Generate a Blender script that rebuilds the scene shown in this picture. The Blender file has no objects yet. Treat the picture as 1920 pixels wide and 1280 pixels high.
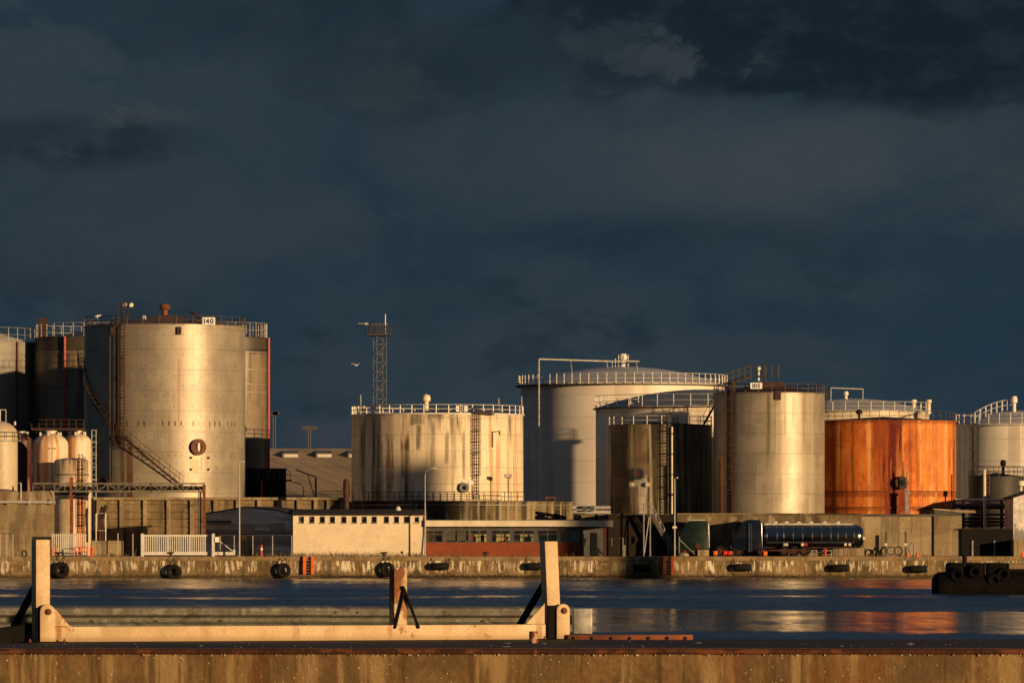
import bpy, bmesh, math, random
from mathutils import Vector, Matrix
random.seed(7)
C = bpy.context.scene.collection
PI = math.pi
# ---- picture scale: the photograph is a long telephoto view, horizon on row 1003 of 1280
F, HR, HC = 10000.0, 1003.0, 4.0
def X(px, Y): return (px-960)*Y/F
def Z(row, Y): return HC-(row-HR)*Y/F
def S(n, Y): return n*Y/F
GZ = 2.0            # level of the far quay
# =====================================================================  mesh builder
class MB:
    def __init__(s): s.v=[]; s.f=[]; s.sm=[]
    def add(s, vs, fs, smooth=False):
        b=len(s.v); s.v+= [Vector(p) for p in vs]
        for f in fs: s.f.append([b+i for i in f]); s.sm.append(smooth)
        return s
    def box(s, x0,x1,y0,y1,z0,z1):
        if x0>x1: x0,x1=x1,x0
        if y0>y1: y0,y1=y1,y0
        if z0>z1: z0,z1=z1,z0
        vs=[(x0,y0,z0),(x1,y0,z0),(x1,y1,z0),(x0,y1,z0),(x0,y0,z1),(x1,y0,z1),(x1,y1,z1),(x0,y1,z1)]
        return s.add(vs,[(3,2,1,0),(4,5,6,7),(0,1,5,4),(1,2,6,5),(2,3,7,6),(3,0,4,7)])
    def bar(s, p, q, w, h, up=(0,0,1)):
        p=Vector(p); q=Vector(q); d=(q-p).normalized(); u=Vector(up)
        if abs(d.dot(u))>.98: u=Vector((0,1,0))
        a=d.cross(u).normalized()*w/2; b=a.cross(d).normalized()*h/2
        vs=[p-a-b,p+a-b,p+a+b,p-a+b,q-a-b,q+a-b,q+a+b,q-a+b]
        return s.add(vs,[(3,2,1,0),(4,5,6,7),(0,1,5,4),(1,2,6,5),(2,3,7,6),(3,0,4,7)])
    def rev(s, c, axis, prof, n=24, a0=0, a1=2*PI, smooth=True, ref=None):
        c=Vector(c); a=Vector(axis).normalized()
        u=(Vector(ref)-a*a.dot(Vector(ref))).normalized() if ref else a.orthogonal().normalized()
        w=a.cross(u); full=abs(a1-a0-2*PI)<1e-6; m=n if full else n+1
        vs=[]; fs=[]
        for r,h in prof:
            for i in range(m):
                t=a0+(a1-a0)*i/n; vs.append(c+a*h+(u*math.cos(t)+w*math.sin(t))*r)
        for j in range(len(prof)-1):
            for i in range(n):
                k=(i+1)%m if full else i+1
                fs.append((j*m+i,j*m+k,(j+1)*m+k,(j+1)*m+i))
        return s.add(vs,fs,smooth)
    def tube(s, p, q, r, n=6, r2=None):
        p=Vector(p); q=Vector(q); d=q-p; L=d.length
        if L<1e-6: return s
        r2=r if r2 is None else r2
        return s.rev(p,d,[(0.0005,0),(r,0),(r2,L),(0.0005,L)],n)
    def path(s, pts, r, n=6):
        for a,b in zip(pts[:-1],pts[1:]): s.tube(a,b,r,n)
        return s
    def ring(s, c, axis, R, r, n=32, m=8):
        prof=[(R+r*math.cos(2*PI*j/m), r*math.sin(2*PI*j/m)) for j in range(m+1)]
        return s.rev(c,axis,prof,n)
    def ball(s, c, rx, ry, rz, n=12, m=8):
        vs=[];fs=[]
        for j in range(m+1):
            t=PI*j/m
            for i in range(n):
                p=2*PI*i/n; vs.append((c[0]+rx*math.sin(t)*math.cos(p),c[1]+ry*math.sin(t)*math.sin(p),c[2]+rz*math.cos(t)))
        for j in range(m):
            for i in range(n): fs.append((j*n+i,(j+1)*n+i,(j+1)*n+(i+1)%n,j*n+(i+1)%n))
        return s.add(vs,fs,True)
    def prism(s, pts, vec):
        v=Vector(vec); n=len(pts); P=[Vector(p) for p in pts]
        vs=P+[p+v for p in P]
        fs=[tuple(range(n-1,-1,-1)),tuple(range(n,2*n))]+[(i,(i+1)%n,n+(i+1)%n,n+i) for i in range(n)]
        return s.add(vs,fs)
    def build(s, name, mat, parent=None, bevel=0, local=False, sharp=35):
        o=Vector((0,0,0))
        if parent is not None and not local:
            p=parent
            while p is not None: o+=p.location; p=p.parent
        me=bpy.data.meshes.new(name)
        me.from_pydata([tuple(p-o) for p in s.v],[],s.f)
        bm=bmesh.new(); bm.from_mesh(me)
        for f,q in zip(bm.faces,s.sm): f.smooth=q
        bmesh.ops.recalc_face_normals(bm,faces=bm.faces)
        if bevel:
            es=[e for e in bm.edges if len(e.link_faces)==2 and e.calc_face_angle(0)>.5]
            bmesh.ops.bevel(bm,geom=es,offset=bevel,segments=2,affect='EDGES',profile=.5)
        bm.to_mesh(me); bm.free()
        try: me.set_sharp_from_angle(angle=math.radians(sharp))
        except Exception: pass
        me.materials.append(mat)
        ob=bpy.data.objects.new(name,me); C.objects.link(ob)
        if parent is not None: ob.parent=parent
        return ob
def tag(o,label,cat,group=None,kind=None):
    if label: o['label']=label
    if cat: o['category']=cat
    if group: o['group']=group
    if kind: o['kind']=kind
    return o
def thing(name,label,cat,loc=(0,0,0),group=None,rz=0):
    o=bpy.data.objects.new(name,None); C.objects.link(o); o.location=loc; o.rotation_euler=(0,0,rz)
    o.empty_display_size=.3
    return tag(o,label,cat,group)
def struct(mb,name,mat,kind='structure'):
    o=mb.build(name,mat); o['kind']=kind; return o
def copy_tree(o,parent=None):
    c=o.copy(); C.objects.link(c); c.parent=parent
    for ch in list(o.children): copy_tree(ch,c)
    return c
def digits(txt,c,height,mat,parent,depth=.02):
    ws=[]
    for ch in txt:
        mb=MB(); ws.append((ch,text_mb(mb,ch,(0,0,0),height,depth)))
    tot=sum(w for _,w in ws)+height*.14*(len(ws)-1); x=c[0]-tot/2
    for ch,w in ws:
        mb=MB(); text_mb(mb,ch,(x+w/2,c[1],c[2]),height,depth); mb.build('digit',mat,parent); x+=w+height*.14
def text_mb(mb, txt, c, height, depth=.03):
    cu=bpy.data.curves.new('t','FONT'); cu.body=txt; cu.align_x='CENTER'; cu.align_y='CENTER'; cu.size=height/.72; cu.extrude=depth/2; cu.offset=height*.035
    ob=bpy.data.objects.new('t',cu); C.objects.link(ob); bpy.context.view_layer.update()
    me=ob.evaluated_get(bpy.context.evaluated_depsgraph_get()).to_mesh()
    xs=[v.co.x for v in me.vertices]; ys=[v.co.y for v in me.vertices]
    ox=(max(xs)+min(xs))/2; oy=(max(ys)+min(ys))/2
    mb.add([(c[0]+v.co.x-ox,c[1]-v.co.z,c[2]+v.co.y-oy) for v in me.vertices],[tuple(p.vertices) for p in me.polygons])
    w=max(xs)-min(xs)
    bpy.data.objects.remove(ob); bpy.data.curves.remove(cu)
    return w
# =====================================================================  materials
class NT:
    def __init__(s, nt): s.nt=nt; s.l=nt.links
    def n(s,t,**k):
        x=s.nt.nodes.new(t)
        for a,b in k.items(): setattr(x,a,b)
        return x
    def put(s,sock,v):
        if hasattr(v,'is_linked') or isinstance(v,bpy.types.NodeSocket): s.l.new(v,sock)
        else:
            try: sock.default_value=v
            except Exception: sock.default_value=tuple(v)+(1,)
    def m(s,op,a,b=0,c=0,clamp=False):
        x=s.n('ShaderNodeMath',operation=op,use_clamp=clamp); s.put(x.inputs[0],a); s.put(x.inputs[1],b)
        if len(x.inputs)>2: s.put(x.inputs[2],c)
        return x.outputs[0]
    def xyz(s,x,y,z):
        n=s.n('ShaderNodeCombineXYZ'); s.put(n.inputs[0],x); s.put(n.inputs[1],y); s.put(n.inputs[2],z); return n.outputs[0]
    def sep(s,v):
        n=s.n('ShaderNodeSeparateXYZ'); s.put(n.inputs[0],v); return n.outputs
    gain=1.0
    def noise(s,v,scale=1,detail=4,rough=.55,dist=0):
        n=s.n('ShaderNodeTexNoise'); s.put(n.inputs['Vector'],v); s.put(n.inputs['Scale'],scale); s.put(n.inputs['Detail'],detail)
        s.put(n.inputs['Roughness'],rough); s.put(n.inputs['Distortion'],dist)
        return n.outputs[0] if s.gain==1 else s.m('MULTIPLY_ADD',n.outputs[0],s.gain,.5-.5*s.gain,clamp=True)
    def mr(s,v,a,b,c=0,d=1,kind='SMOOTHSTEP'):
        n=s.n('ShaderNodeMapRange',interpolation_type=kind); n.clamp=True if kind=='LINEAR' else n.clamp
        s.put(n.inputs[0],v)
        for i,q in enumerate((a,b,c,d)): s.put(n.inputs[i+1],q)
        return n.outputs[0]
    def mix(s,f,a,b):
        n=s.n('ShaderNodeMix',data_type='RGBA'); s.put(n.inputs[0],f)
        for k,q in ((6,a),(7,b)):
            s.put(n.inputs[k], tuple(q)+(1,) if isinstance(q,(tuple,list)) and len(q)==3 else q)
        return n.outputs[2]
    def bump(s,h,strength,dist=.02):
        n=s.n('ShaderNodeBump'); s.put(n.inputs['Strength'],strength); s.put(n.inputs['Distance'],dist); s.put(n.inputs['Height'],h); return n.outputs[0]
def newmat(name):
    m=bpy.data.materials.new(name); m.use_nodes=True; nt=m.node_tree
    return m,NT(nt),nt.nodes['Principled BSDF']
def weathered(name, col, col2, R=None, scale=.6, rough=.6, metal=0., spec=.4, streaks=(), spots=(), seams=None, dots=None, bump=.3, fine=6., lohi=(.35,.65), coat=0, bricks=None, zdark=None, ticks=None, fineamt=.45, rvar=.2):
    """painted or bare surface: two-tone mottling, vertical run-off streaks, placed stains, plate seams."""
    m,t,bs=newmat(name); t.gain=2.3
    tc=t.n('ShaderNodeTexCoord'); P=tc.outputs['Object']; x,y,z=t.sep(P)
    if R: s=t.m('MULTIPLY',t.m('ARCTAN2',x,t.m('MULTIPLY',y,-1)),R)
    else: s=t.m('ADD',x,t.m('MULTIPLY',y,.83))
    flat=t.xyz(s,t.m('MULTIPLY',y,.0 if R else .2),z)
    n1=t.noise(flat,scale,7,.6)
    n2=t.noise(flat,fine,5,.65)
    c=t.mix(t.mr(n1,*lohi),col,col2)
    c=t.mix(t.mr(n2,.3,.8,0,fineamt),c,tuple(q*.5 for q in col))
    H=n1
    if bricks:
        bw,bh,cm=bricks
        b=t.n('ShaderNodeTexBrick'); t.put(b.inputs['Vector'],t.xyz(s,z,0)); b.inputs['Scale'].default_value=1
        b.inputs['Brick Width'].default_value=bw; b.inputs['Row Height'].default_value=bh; b.inputs['Mortar Size'].default_value=bh*.09
        b.inputs['Color1'].default_value=(1,1,1,1); b.inputs['Color2'].default_value=(.55,.55,.55,1); b.inputs['Mortar'].default_value=(0,0,0,1)
        bl=t.sep(b.outputs['Color'])[0]
        c=t.mix(t.mr(bl,.5,1,.5,0,'LINEAR'),c,tuple(q*.45 for q in col))
        c=t.mix(b.outputs['Fac'],c,cm)
    jit=t.m('MULTIPLY',t.m('SUBTRACT',t.noise(t.xyz(t.m('MULTIPLY',s,1.6),3.3,t.m('MULTIPLY',z,.12)),1,4),.5),1.0)
    for i,st in enumerate(streaks):
        scol,sx,sz,lo,hi,amt=st[:6]
        k=t.noise(t.xyz(t.m('MULTIPLY_ADD',s,sx,i*17.3+2),i*3.1,t.m('MULTIPLY',z,sz)),1,6,.62)
        f=t.mr(k,lo,hi,0,amt)
        if len(st)>6:
            z0,z1=st[6]            # strength grows from z0 to z1
            zz=t.m('MULTIPLY_ADD',jit,abs(z1-z0)*1.6,z)
            f=t.m('MULTIPLY',f,t.mr(zz,min(z0,z1),max(z0,z1),0 if z1>z0 else 1,1 if z1>z0 else 0))
        c=t.mix(f,c,scol)
    for (s0,w,z0,z1,scol,amt) in spots:
        d=t.m('ABSOLUTE',t.m('SUBTRACT',t.m('MULTIPLY_ADD',jit,w*1.5,s),s0))
        f=t.mr(d,w*.35,w,amt,0)
        zz=t.m('MULTIPLY_ADD',jit,(z1-z0)*.25,z); q=max(.15,(z1-z0)*.12)
        f=t.m('MULTIPLY',f,t.m('MULTIPLY',t.mr(zz,z0-q,z0+q),t.mr(zz,z1-q,z1+q,1,0)))
        f=t.m('MULTIPLY',f,t.mr(n2,.2,.6,.82,1))
        c=t.mix(f,c,scol)
    if zdark:
        for (z0,z1,scol,amt) in zdark:     # band of growth or tar, full below z0, gone above z1
            zz=t.m('MULTIPLY_ADD',t.m('SUBTRACT',n2,.5),abs(z1-z0)*1.2,z)
            c=t.mix(t.mr(zz,min(z0,z1),max(z0,z1),amt if z0<z1 else 0,0 if z0<z1 else amt),c,scol)
    if seams:
        dz,dx,dark=seams
        row=t.m('FLOOR',t.m('DIVIDE',z,dz))
        fz=t.m('ABSOLUTE',t.m('SUBTRACT',t.m('FRACT',t.m('DIVIDE',z,dz)),.5))
        sh=t.m('MULTIPLY_ADD',row,.37*dx,s)
        fx=t.m('ABSOLUTE',t.m('SUBTRACT',t.m('FRACT',t.m('DIVIDE',sh,dx)),.5))
        lz=t.mr(fz,.5-.09/dz,.5-.02/dz); lx=t.mr(fx,.5-.08/dx,.5-.02/dx)
        sm=t.m('MAXIMUM',lz,t.m('MULTIPLY',lx,.6))
        sm=t.m('MULTIPLY',sm,t.mr(n1,.2,.6,.35,1))
        c=t.mix(t.m('MULTIPLY',sm,dark),c,tuple(q*.35 for q in col))
        pl=t.noise(t.xyz(t.m('FLOOR',t.m('DIVIDE',sh,dx)),row,4.),7.7,0)
        c=t.mix(t.mr(pl,.3,.7,0,.22),c,tuple(q*.72 for q in col))
        H=t.m('MULTIPLY_ADD',lz,-.6,H)
    if dots:
        dz,dx,dcol,amt=dots
        gx=t.m('ABSOLUTE',t.m('SUBTRACT',t.m('FRACT',t.m('DIVIDE',s,dx)),.5))
        gz=t.m('ABSOLUTE',t.m('SUBTRACT',t.m('FRACT',t.m('DIVIDE',z,dz)),.5))
        f=t.m('MULTIPLY',t.mr(gx,.07/dx,.03/dx),t.mr(gz,.12/dz,.05/dz))
        f=t.m('MULTIPLY',f,t.mr(t.noise(t.xyz(t.m('FLOOR',t.m('DIVIDE',s,dx)),t.m('FLOOR',t.m('DIVIDE',z,dz)),1),5.3,0),.4,.55,0,amt))
        c=t.mix(f,c,dcol)
    if ticks:
        for (z0,hh,dx,wd,amt) in ticks:
            gx=t.m('ABSOLUTE',t.m('SUBTRACT',t.m('FRACT',t.m('DIVIDE',s,dx)),.5))
            f=t.m('MULTIPLY',t.mr(gx,wd/dx,wd*.5/dx),t.mr(t.m('ABSOLUTE',t.m('SUBTRACT',z,z0)),hh,hh*.5))
            f=t.m('MULTIPLY',f,t.mr(t.noise(t.xyz(t.m('FLOOR',t.m('DIVIDE',s,dx)),2,1),6.1,0),.3,.55,.15,amt)); c=t.mix(f,c,(.05,.03,.018))
    t.put(bs.inputs['Base Color'],c)
    t.put(bs.inputs['Roughness'],t.m('MULTIPLY_ADD',t.m('SUBTRACT',n2,.5),rvar,rough,clamp=True))
    bs.inputs['Metallic'].default_value=metal; bs.inputs['Specular IOR Level'].default_value=spec
    if bump: t.put(bs.inputs['Normal'],t.bump(t.m('ADD',H,t.m('MULTIPLY',n2,.5)),bump,.03))
    return m
def plain(name,col,rough=.5,metal=0,var=.25,scale=4,spec=.4,bump=.15,rust=None):
    m,t,bs=newmat(name)
    P=t.n('ShaderNodeTexCoord').outputs['Object']
    n=t.noise(P,scale,5,.6)
    c=t.mix(t.mr(n,.3,.7),tuple(q*(1-var) for q in col),tuple(min(1,q*(1+var)) for q in col))
    if rust:
        c=t.mix(t.mr(t.noise(P,scale*.7,6,.7),rust[1],rust[1]+.12),c,rust[0])
    t.put(bs.inputs['Base Color'],c); t.put(bs.inputs['Roughness'],t.m('MULTIPLY_ADD',n,.2,rough-.1,clamp=True)); bs.inputs['Metallic'].default_value=metal
    bs.inputs['Specular IOR Level'].default_value=spec
    if bump: t.put(bs.inputs['Normal'],t.bump(t.noise(P,scale*5,4),bump,.01))
    return m
def glass(name,tint=(.9,.92,.86),gl=.10):
    m=bpy.data.materials.new(name); m.use_nodes=True; t=NT(m.node_tree); m.node_tree.nodes.clear()
    o=t.n('ShaderNodeOutputMaterial'); mx=t.n('ShaderNodeMixShader'); tr=t.n('ShaderNodeBsdfTransparent'); g=t.n('ShaderNodeBsdfGlossy')
    tr.inputs[0].default_value=tint+(1,); g.inputs['Roughness'].default_value=.08; g.inputs[0].default_value=(.9,.9,.9,1)
    mx.inputs[0].default_value=gl; t.l.new(tr.outputs[0],mx.inputs[1]); t.l.new(g.outputs[0],mx.inputs[2]); t.l.new(mx.outputs[0],o.inputs[0])
    return m
RUST=(.16,.045,.014); ORNG=(.42,.13,.03); SOOT=(.02,.016,.011)
M={}
M['rail']=plain('galvanised_rail',(.46,.44,.40),.45,.2,.2,3)
M['rail_dark']=plain('dark_rail',(.06,.05,.04),.6,.2,.3,3,rust=((.12,.04,.015),.55))
M['rust']=plain('rusted_steel',(.17,.05,.018),.75,.1,.45,2.5)
M['rust_dark']=plain('dark_rusted_steel',(.048,.021,.013),.75,.1,.45,2.5)
M['red']=plain('red_paint',(.42,.05,.02),.5,0,.25,2)
M['orange']=plain('orange_paint',(.72,.12,.02),.5,0,.2,2)
M['black']=plain('black_paint_and_shade',(.008,.0075,.007),.7,0,.3,2,spec=.12)  # lowered so it also stands for shadow on the far-right shed front
M['rubber']=plain('weathered_rubber',(.009,.008,.007),.8,0,.4,3,spec=.2)
M['white']=plain('white_paint',(.62,.60,.54),.45,0,.08,1.5)
M['sign']=plain('sign_white',(.82,.82,.78),.4,0,.04,1.5)
M['ink']=plain('sign_black',(.012,.012,.012),.5,0,.1,1.5)
M['grey']=plain('grey_metal',(.26,.25,.23),.5,.2,.2,2)
M['dkgrey']=plain('dark_grey_metal',(.07,.068,.065),.55,.1,.3,2)
M['chain']=plain('chain_steel',(.05,.035,.025),.7,.3,.3,5)
M['cream']=plain('cream_paint',(.62,.56,.42),.5,0,.12,.8)
M['glass']=glass('window_glass')
# =====================================================================  light, sky, camera
ELEV=math.radians(5.6); AZ=math.radians(45)
tosun=Vector((math.sin(AZ)*math.cos(ELEV),-math.cos(AZ)*math.cos(ELEV),math.sin(ELEV)))
sl=bpy.data.lights.new('sun','SUN'); sl.energy=5.0; sl.angle=math.radians(.5); sl.color=(1,.645,.32)
so=bpy.data.objects.new('sun',sl); C.objects.link(so); so.rotation_euler=(-tosun).to_track_quat('-Z','Y').to_euler(); so.location=(60,-60,40)
w=bpy.data.worlds.new('World'); bpy.context.scene.world=w; w.use_nodes=True; t=NT(w.node_tree)
bg=w.node_tree.nodes['Background']; bg.inputs['Strength'].default_value=.1
sky=t.n('ShaderNodeTexSky',sky_type='NISHITA'); sky.sun_disc=False; sky.sun_elevation=ELEV; sky.sun_rotation=PI-AZ; sky.dust_density=2; sky.air_density=1
D=t.n('ShaderNodeTexCoord').outputs['Generated']; dx,dy,dz=t.sep(D)
# storm deck: several octaves of cloud in the direction of view, flatter than wide
vec=t.xyz(dx,t.m('MULTIPLY',dy,.35),t.m('MULTIPLY',dz,1.7))
t.gain=1.45; warp=t.noise(vec,22,5,.55)
wv=t.xyz(t.m('MULTIPLY_ADD',warp,.016,dx),t.m('MULTIPLY',dy,.35),t.m('MULTIPLY_ADD',warp,.016,t.m('MULTIPLY',dz,1.7)))
big=t.noise(wv,14,7,.56); mid=t.noise(wv,38,7,.6); fin=t.noise(wv,90,6,.62)
lowc=(.10,.265,.44); c=t.mix(t.mr(dz,0,.075,0,1,'LINEAR'),lowc,(.125,.27,.41))
c=t.mix(t.mr(big,.38,.66,0,.85),c,(.235,.36,.46))
c=t.mix(t.mr(mid,.46,.74,0,.7),c,(.068,.165,.265))
def bank(px,row,rx,rz,soft,wob,col,amt,fw=.4):
    global c
    u=t.m('DIVIDE',t.m('SUBTRACT',dx,(px-960)/F),rx/F); v=t.m('DIVIDE',t.m('SUBTRACT',dz,(HR-row)/F),rz/F)
    d=t.m('SQRT',t.m('ADD',t.m('MULTIPLY',u,u),t.m('MULTIPLY',v,v)))
    d=t.m('ADD',d,t.m('MULTIPLY',t.m('SUBTRACT',mid,.5),-wob)); d=t.m('ADD',d,t.m('MULTIPLY',t.m('SUBTRACT',fin,.5),-wob*fw))
    f=t.m('MULTIPLY',t.mr(d,1-soft,1,amt,0),t.mr(dy,.2,.6))
    c=t.mix(f,c,col)
# broad paler shelf of cloud in the middle distance, with a brighter heart to the right
bank(1250,330,900,190,.95,1.1,(.25,.385,.49),.8)
bank(1480,300,420,120,.9,1.1,(.345,.455,.54),.8)
bank(300,420,520,190,.95,1.1,(.23,.35,.46),.7)
bank(1100,445,520,60,.9,1.2,(.075,.20,.34),.7)
# dark overhanging deck, its ragged base ending on a near-level line
bank(1700,30,900,195,.34,.7,(.040,.105,.175),.97,.6)
bank(900,110,560,120,.8,1.0,(.085,.18,.275),.75)
bank(1900,360,250,110,.8,1.2,(.30,.40,.47),.5)
bank(420,40,420,130,.9,1.1,(.08,.175,.265),.7)
# heaped cloud at left: dark foot, paler head
bank(120,262,380,65,.8,1.0,(.068,.15,.235),.85)
bank(20,150,235,150,.34,1.0,(.215,.355,.46),.97,.8)
bank(560,560,420,60,.9,1.3,(.17,.31,.43),.6)
bank(1500,600,500,60,.9,1.3,(.085,.225,.385),.6)
bank(60,250,260,40,.9,1.0,(.085,.18,.27),.65)
# thin torn wisps catching light
bank(320,214,95,30,1.0,2.4,(.40,.47,.50),.6,.9)
bank(1290,104,60,30,1.0,4.2,(.34,.43,.49),.5,1.2)
bank(1225,125,70,22,1.0,4.2,(.30,.39,.45),.5,1.2)
bank(1130,90,90,34,1.0,3.6,(.20,.30,.38),.5,1.0)
bank(690,150,120,70,1.0,2.2,(.23,.33,.40),.5,.8)
bank(610,815,150,45,.8,1.2,(.36,.37,.50),.5)
c=t.mix(t.mr(fin,.40,.75,0,.24),c,(.25,.37,.47))
vm=t.n('ShaderNodeVectorMath',operation='SCALE'); t.put(vm.inputs[0],c); vm.inputs['Scale'].default_value=1.08; c=vm.outputs[0]
# the deck thins overhead and lets more blue light through
c=t.mix(t.mr(dz,.105,.30),c,(.40,.66,1.05))
c=t.mix(t.m('MULTIPLY',t.mr(dy,.15,-.3),.75),c,(.42,.58,.78))
# warm light left in the west, behind the photographer, where the low sun has broken through
west=t.m('ADD',t.m('MULTIPLY',dx,.707),t.m('MULTIPLY',dy,-.707))
c=t.mix(t.m('MULTIPLY',t.mr(west,.55,1),t.mr(dz,.0,.35,.55,0)),c,(.75,.48,.26))
fin_c=t.mix(.99,sky.outputs[0],c)
t.put(bg.inputs['Color'],fin_c)
cam=bpy.data.cameras.new('camera'); co=bpy.data.objects.new('camera',cam); C.objects.link(co); bpy.context.scene.camera=co
co.location=(0,0,HC); co.rotation_euler=(PI/2,0,0); cam.sensor_width=36; cam.lens=36*F/1920; cam.shift_y=(HR-640)/1920; cam.clip_start=1; cam.clip_end=20000
cam.dof.use_dof=True; cam.dof.focus_distance=56; cam.dof.aperture_fstop=26
vs=bpy.context.scene.view_settings; vs.view_transform='Standard'; vs.look='None'; vs.gamma=1; vs.exposure=.15
bpy.context.scene.display_settings.display_device='sRGB'
# =====================================================================  water, land
m,t,bs=newmat('harbour_water'); M['water']=m
P=t.n('ShaderNodeTexCoord').outputs['Object']; x,y,z=t.sep(P)
wob=t.m('MULTIPLY',t.m('SUBTRACT',t.noise(t.xyz(t.m('MULTIPLY',x,.035),t.m('MULTIPLY',y,.02),0),1,4),.5),70)
yw=t.m('ADD',y,wob)
# cat's-paws: calm lanes (smooth) between ruffled lanes
calm=t.m('MULTIPLY',t.mr(yw,205,222),t.mr(yw,285,302,1,0))
calm=t.m('MAXIMUM',calm,t.m('MULTIPLY',t.mr(yw,340,346),t.mr(yw,352,358,.7,0)))
calm=t.m('MAXIMUM',calm,t.m('MULTIPLY',t.mr(yw,392,405),.55))
pat=t.noise(t.xyz(t.m('MULTIPLY',x,.05),t.m('MULTIPLY',y,.03),5),1,5)
calm=t.m('MULTIPLY',calm,t.mr(pat,.15,.5,.6,1))
t.put(bs.inputs['Base Color'],(.004,.012,.024,1)); bs.inputs['IOR'].default_value=1.33; t.gain=1.5
rip=t.noise(t.xyz(t.m('MULTIPLY',x,1.0),t.m('MULTIPLY',y,.11),9),1,5,.68); rip2=t.noise(t.xyz(t.m('MULTIPLY',x,.16),t.m('MULTIPLY',y,.05),19),1,3,.6)
t.put(bs.inputs['Roughness'],t.m('MULTIPLY',t.mr(calm,0,1,.26,.12,'LINEAR'),t.m('MULTIPLY',t.mr(rip,.2,.8,.75,1.3,'LINEAR'),t.mr(rip2,.2,.8,.8,1.2,'LINEAR'))))
wn=t.noise(t.xyz(t.m('MULTIPLY',x,.9),t.m('MULTIPLY',y,.16),0),1,5,.6)
wf=t.noise(t.xyz(t.m('MULTIPLY',x,3.2),t.m('MULTIPLY',y,.6),3),1,4,.6)
h=t.m('ADD',wn,t.m('MULTIPLY',wf,.45))
# wind ripples: the faces seen at this low angle lean towards the near shore, steeper in the ruffled lanes
lean=t.m('MULTIPLY',t.mr(calm,0,1,.115,.010,'LINEAR'),t.m('MULTIPLY',t.mr(rip,.2,.8,.55,1.45,'LINEAR'),t.mr(rip2,.2,.8,.7,1.3,'LINEAR')))
side=t.m('MULTIPLY',t.m('SUBTRACT',wf,.5),.05)
vn=t.n('ShaderNodeVectorMath',operation='NORMALIZE'); t.put(vn.inputs[0],t.xyz(side,t.m('MULTIPLY',lean,-1),1)); t.put(bs.inputs['Normal'],vn.outputs[0])
mb=MB(); mb.add([(-3000,-400,0),(3000,-400,0),(3000,6000,0),(-3000,6000,0)],[(0,1,2,3)])
struct(mb,'water',M['water'])
M['asphalt']=weathered('quay_asphalt',(.06,.055,.048),(.10,.09,.075),scale=.4,rough=.85,bump=.3)
mb=MB(); mb.box(-1500,1500,500.6,6000,.5,GZ); struct(mb,'ground',M['asphalt'])
mb=MB(); mb.box(-1500,1500,-600,51.6,-2,2.2); struct(mb,'near_ground',M['asphalt'])
mb=MB(); mb.box(165,420,180,499,-3,GZ-.1); struct(mb,'added_quay',M['asphalt'])  # added strip out of view, only to carry the shadow-casting chimney
# =====================================================================  tanks
class Tank: pass
def tank(label,pc,pR,rim,Y,base,mat,roofmat,rise,dome=False,name='storage_tank',lip=.06,n=128):
    T=Tank(); T.cx=X(pc,Y); T.cy=Y; T.R=S(pR,Y); T.zt=Z(rim,Y); T.zb=base; T.pc=pc; T.pR=pR; T.Y=Y; T.rise=rise
    T.root=thing(name,label,'tank',(T.cx,Y,base))
    mb=MB(); R=T.R; zt=T.zt
    mb.rev((T.cx,Y,0),(0,0,1),[(R,base),(R,zt-.12),(R+lip,zt-.10),(R+lip,zt),(R-.02,zt+.01)],n,ref=(0,1,0))
    T.shell=mb.build('shell',mat,T.root)
    k=16
    if dome:
        Rs=(R*R+rise*rise)/(2*rise); pr=[]
        for i in range(k+1):
            r=R*(1-i/k); pr.append((max(r,.001),zt+.02+math.sqrt(Rs*Rs-r*r)-(Rs-rise)))
    else: pr=[(R-.02,zt+.02),(R*.5,zt+rise*.5),(.001,zt+rise)]
    mb=MB(); mb.rev((T.cx,Y,0),(0,0,1),pr,96); T.roof=mb.build('roof',roofmat,T.root)
    return T
def ang(T,px): return math.asin(max(-1,min(1,(px-T.pc)/T.pR)))
def sp(T,a,z,off=0): return Vector((T.cx+(T.R+off)*math.sin(a),T.cy-(T.R+off)*math.cos(a),z))
def trow(T,row): return Z(row,T.Y-T.R*.8)
def railing(T,h=1.1,n=40,mat='rail',off=-.15,z=None,a0=-PI,a1=PI,r=.032,mids=2,parent=None,plate=False):
    z=T.zt if z is None else z; mb=MB(); full=abs(a1-a0-2*PI)<1e-6
    N=n if full else n+1
    for i in range(N):
        a=a0+(a1-a0)*i/n; p=sp(T,a,z,off); mb.tube(p,p+Vector((0,0,h)),r*1.15,5)
    for j in range(1,mids+1):
        zz=z+h*j/mids; k=max(24,n*2); pts=[sp(T,a0+(a1-a0)*i/k,zz,off) for i in range(k+1)]; mb.path(pts,r,5)
    return mb.build('railing',M[mat],parent or T.root)
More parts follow.
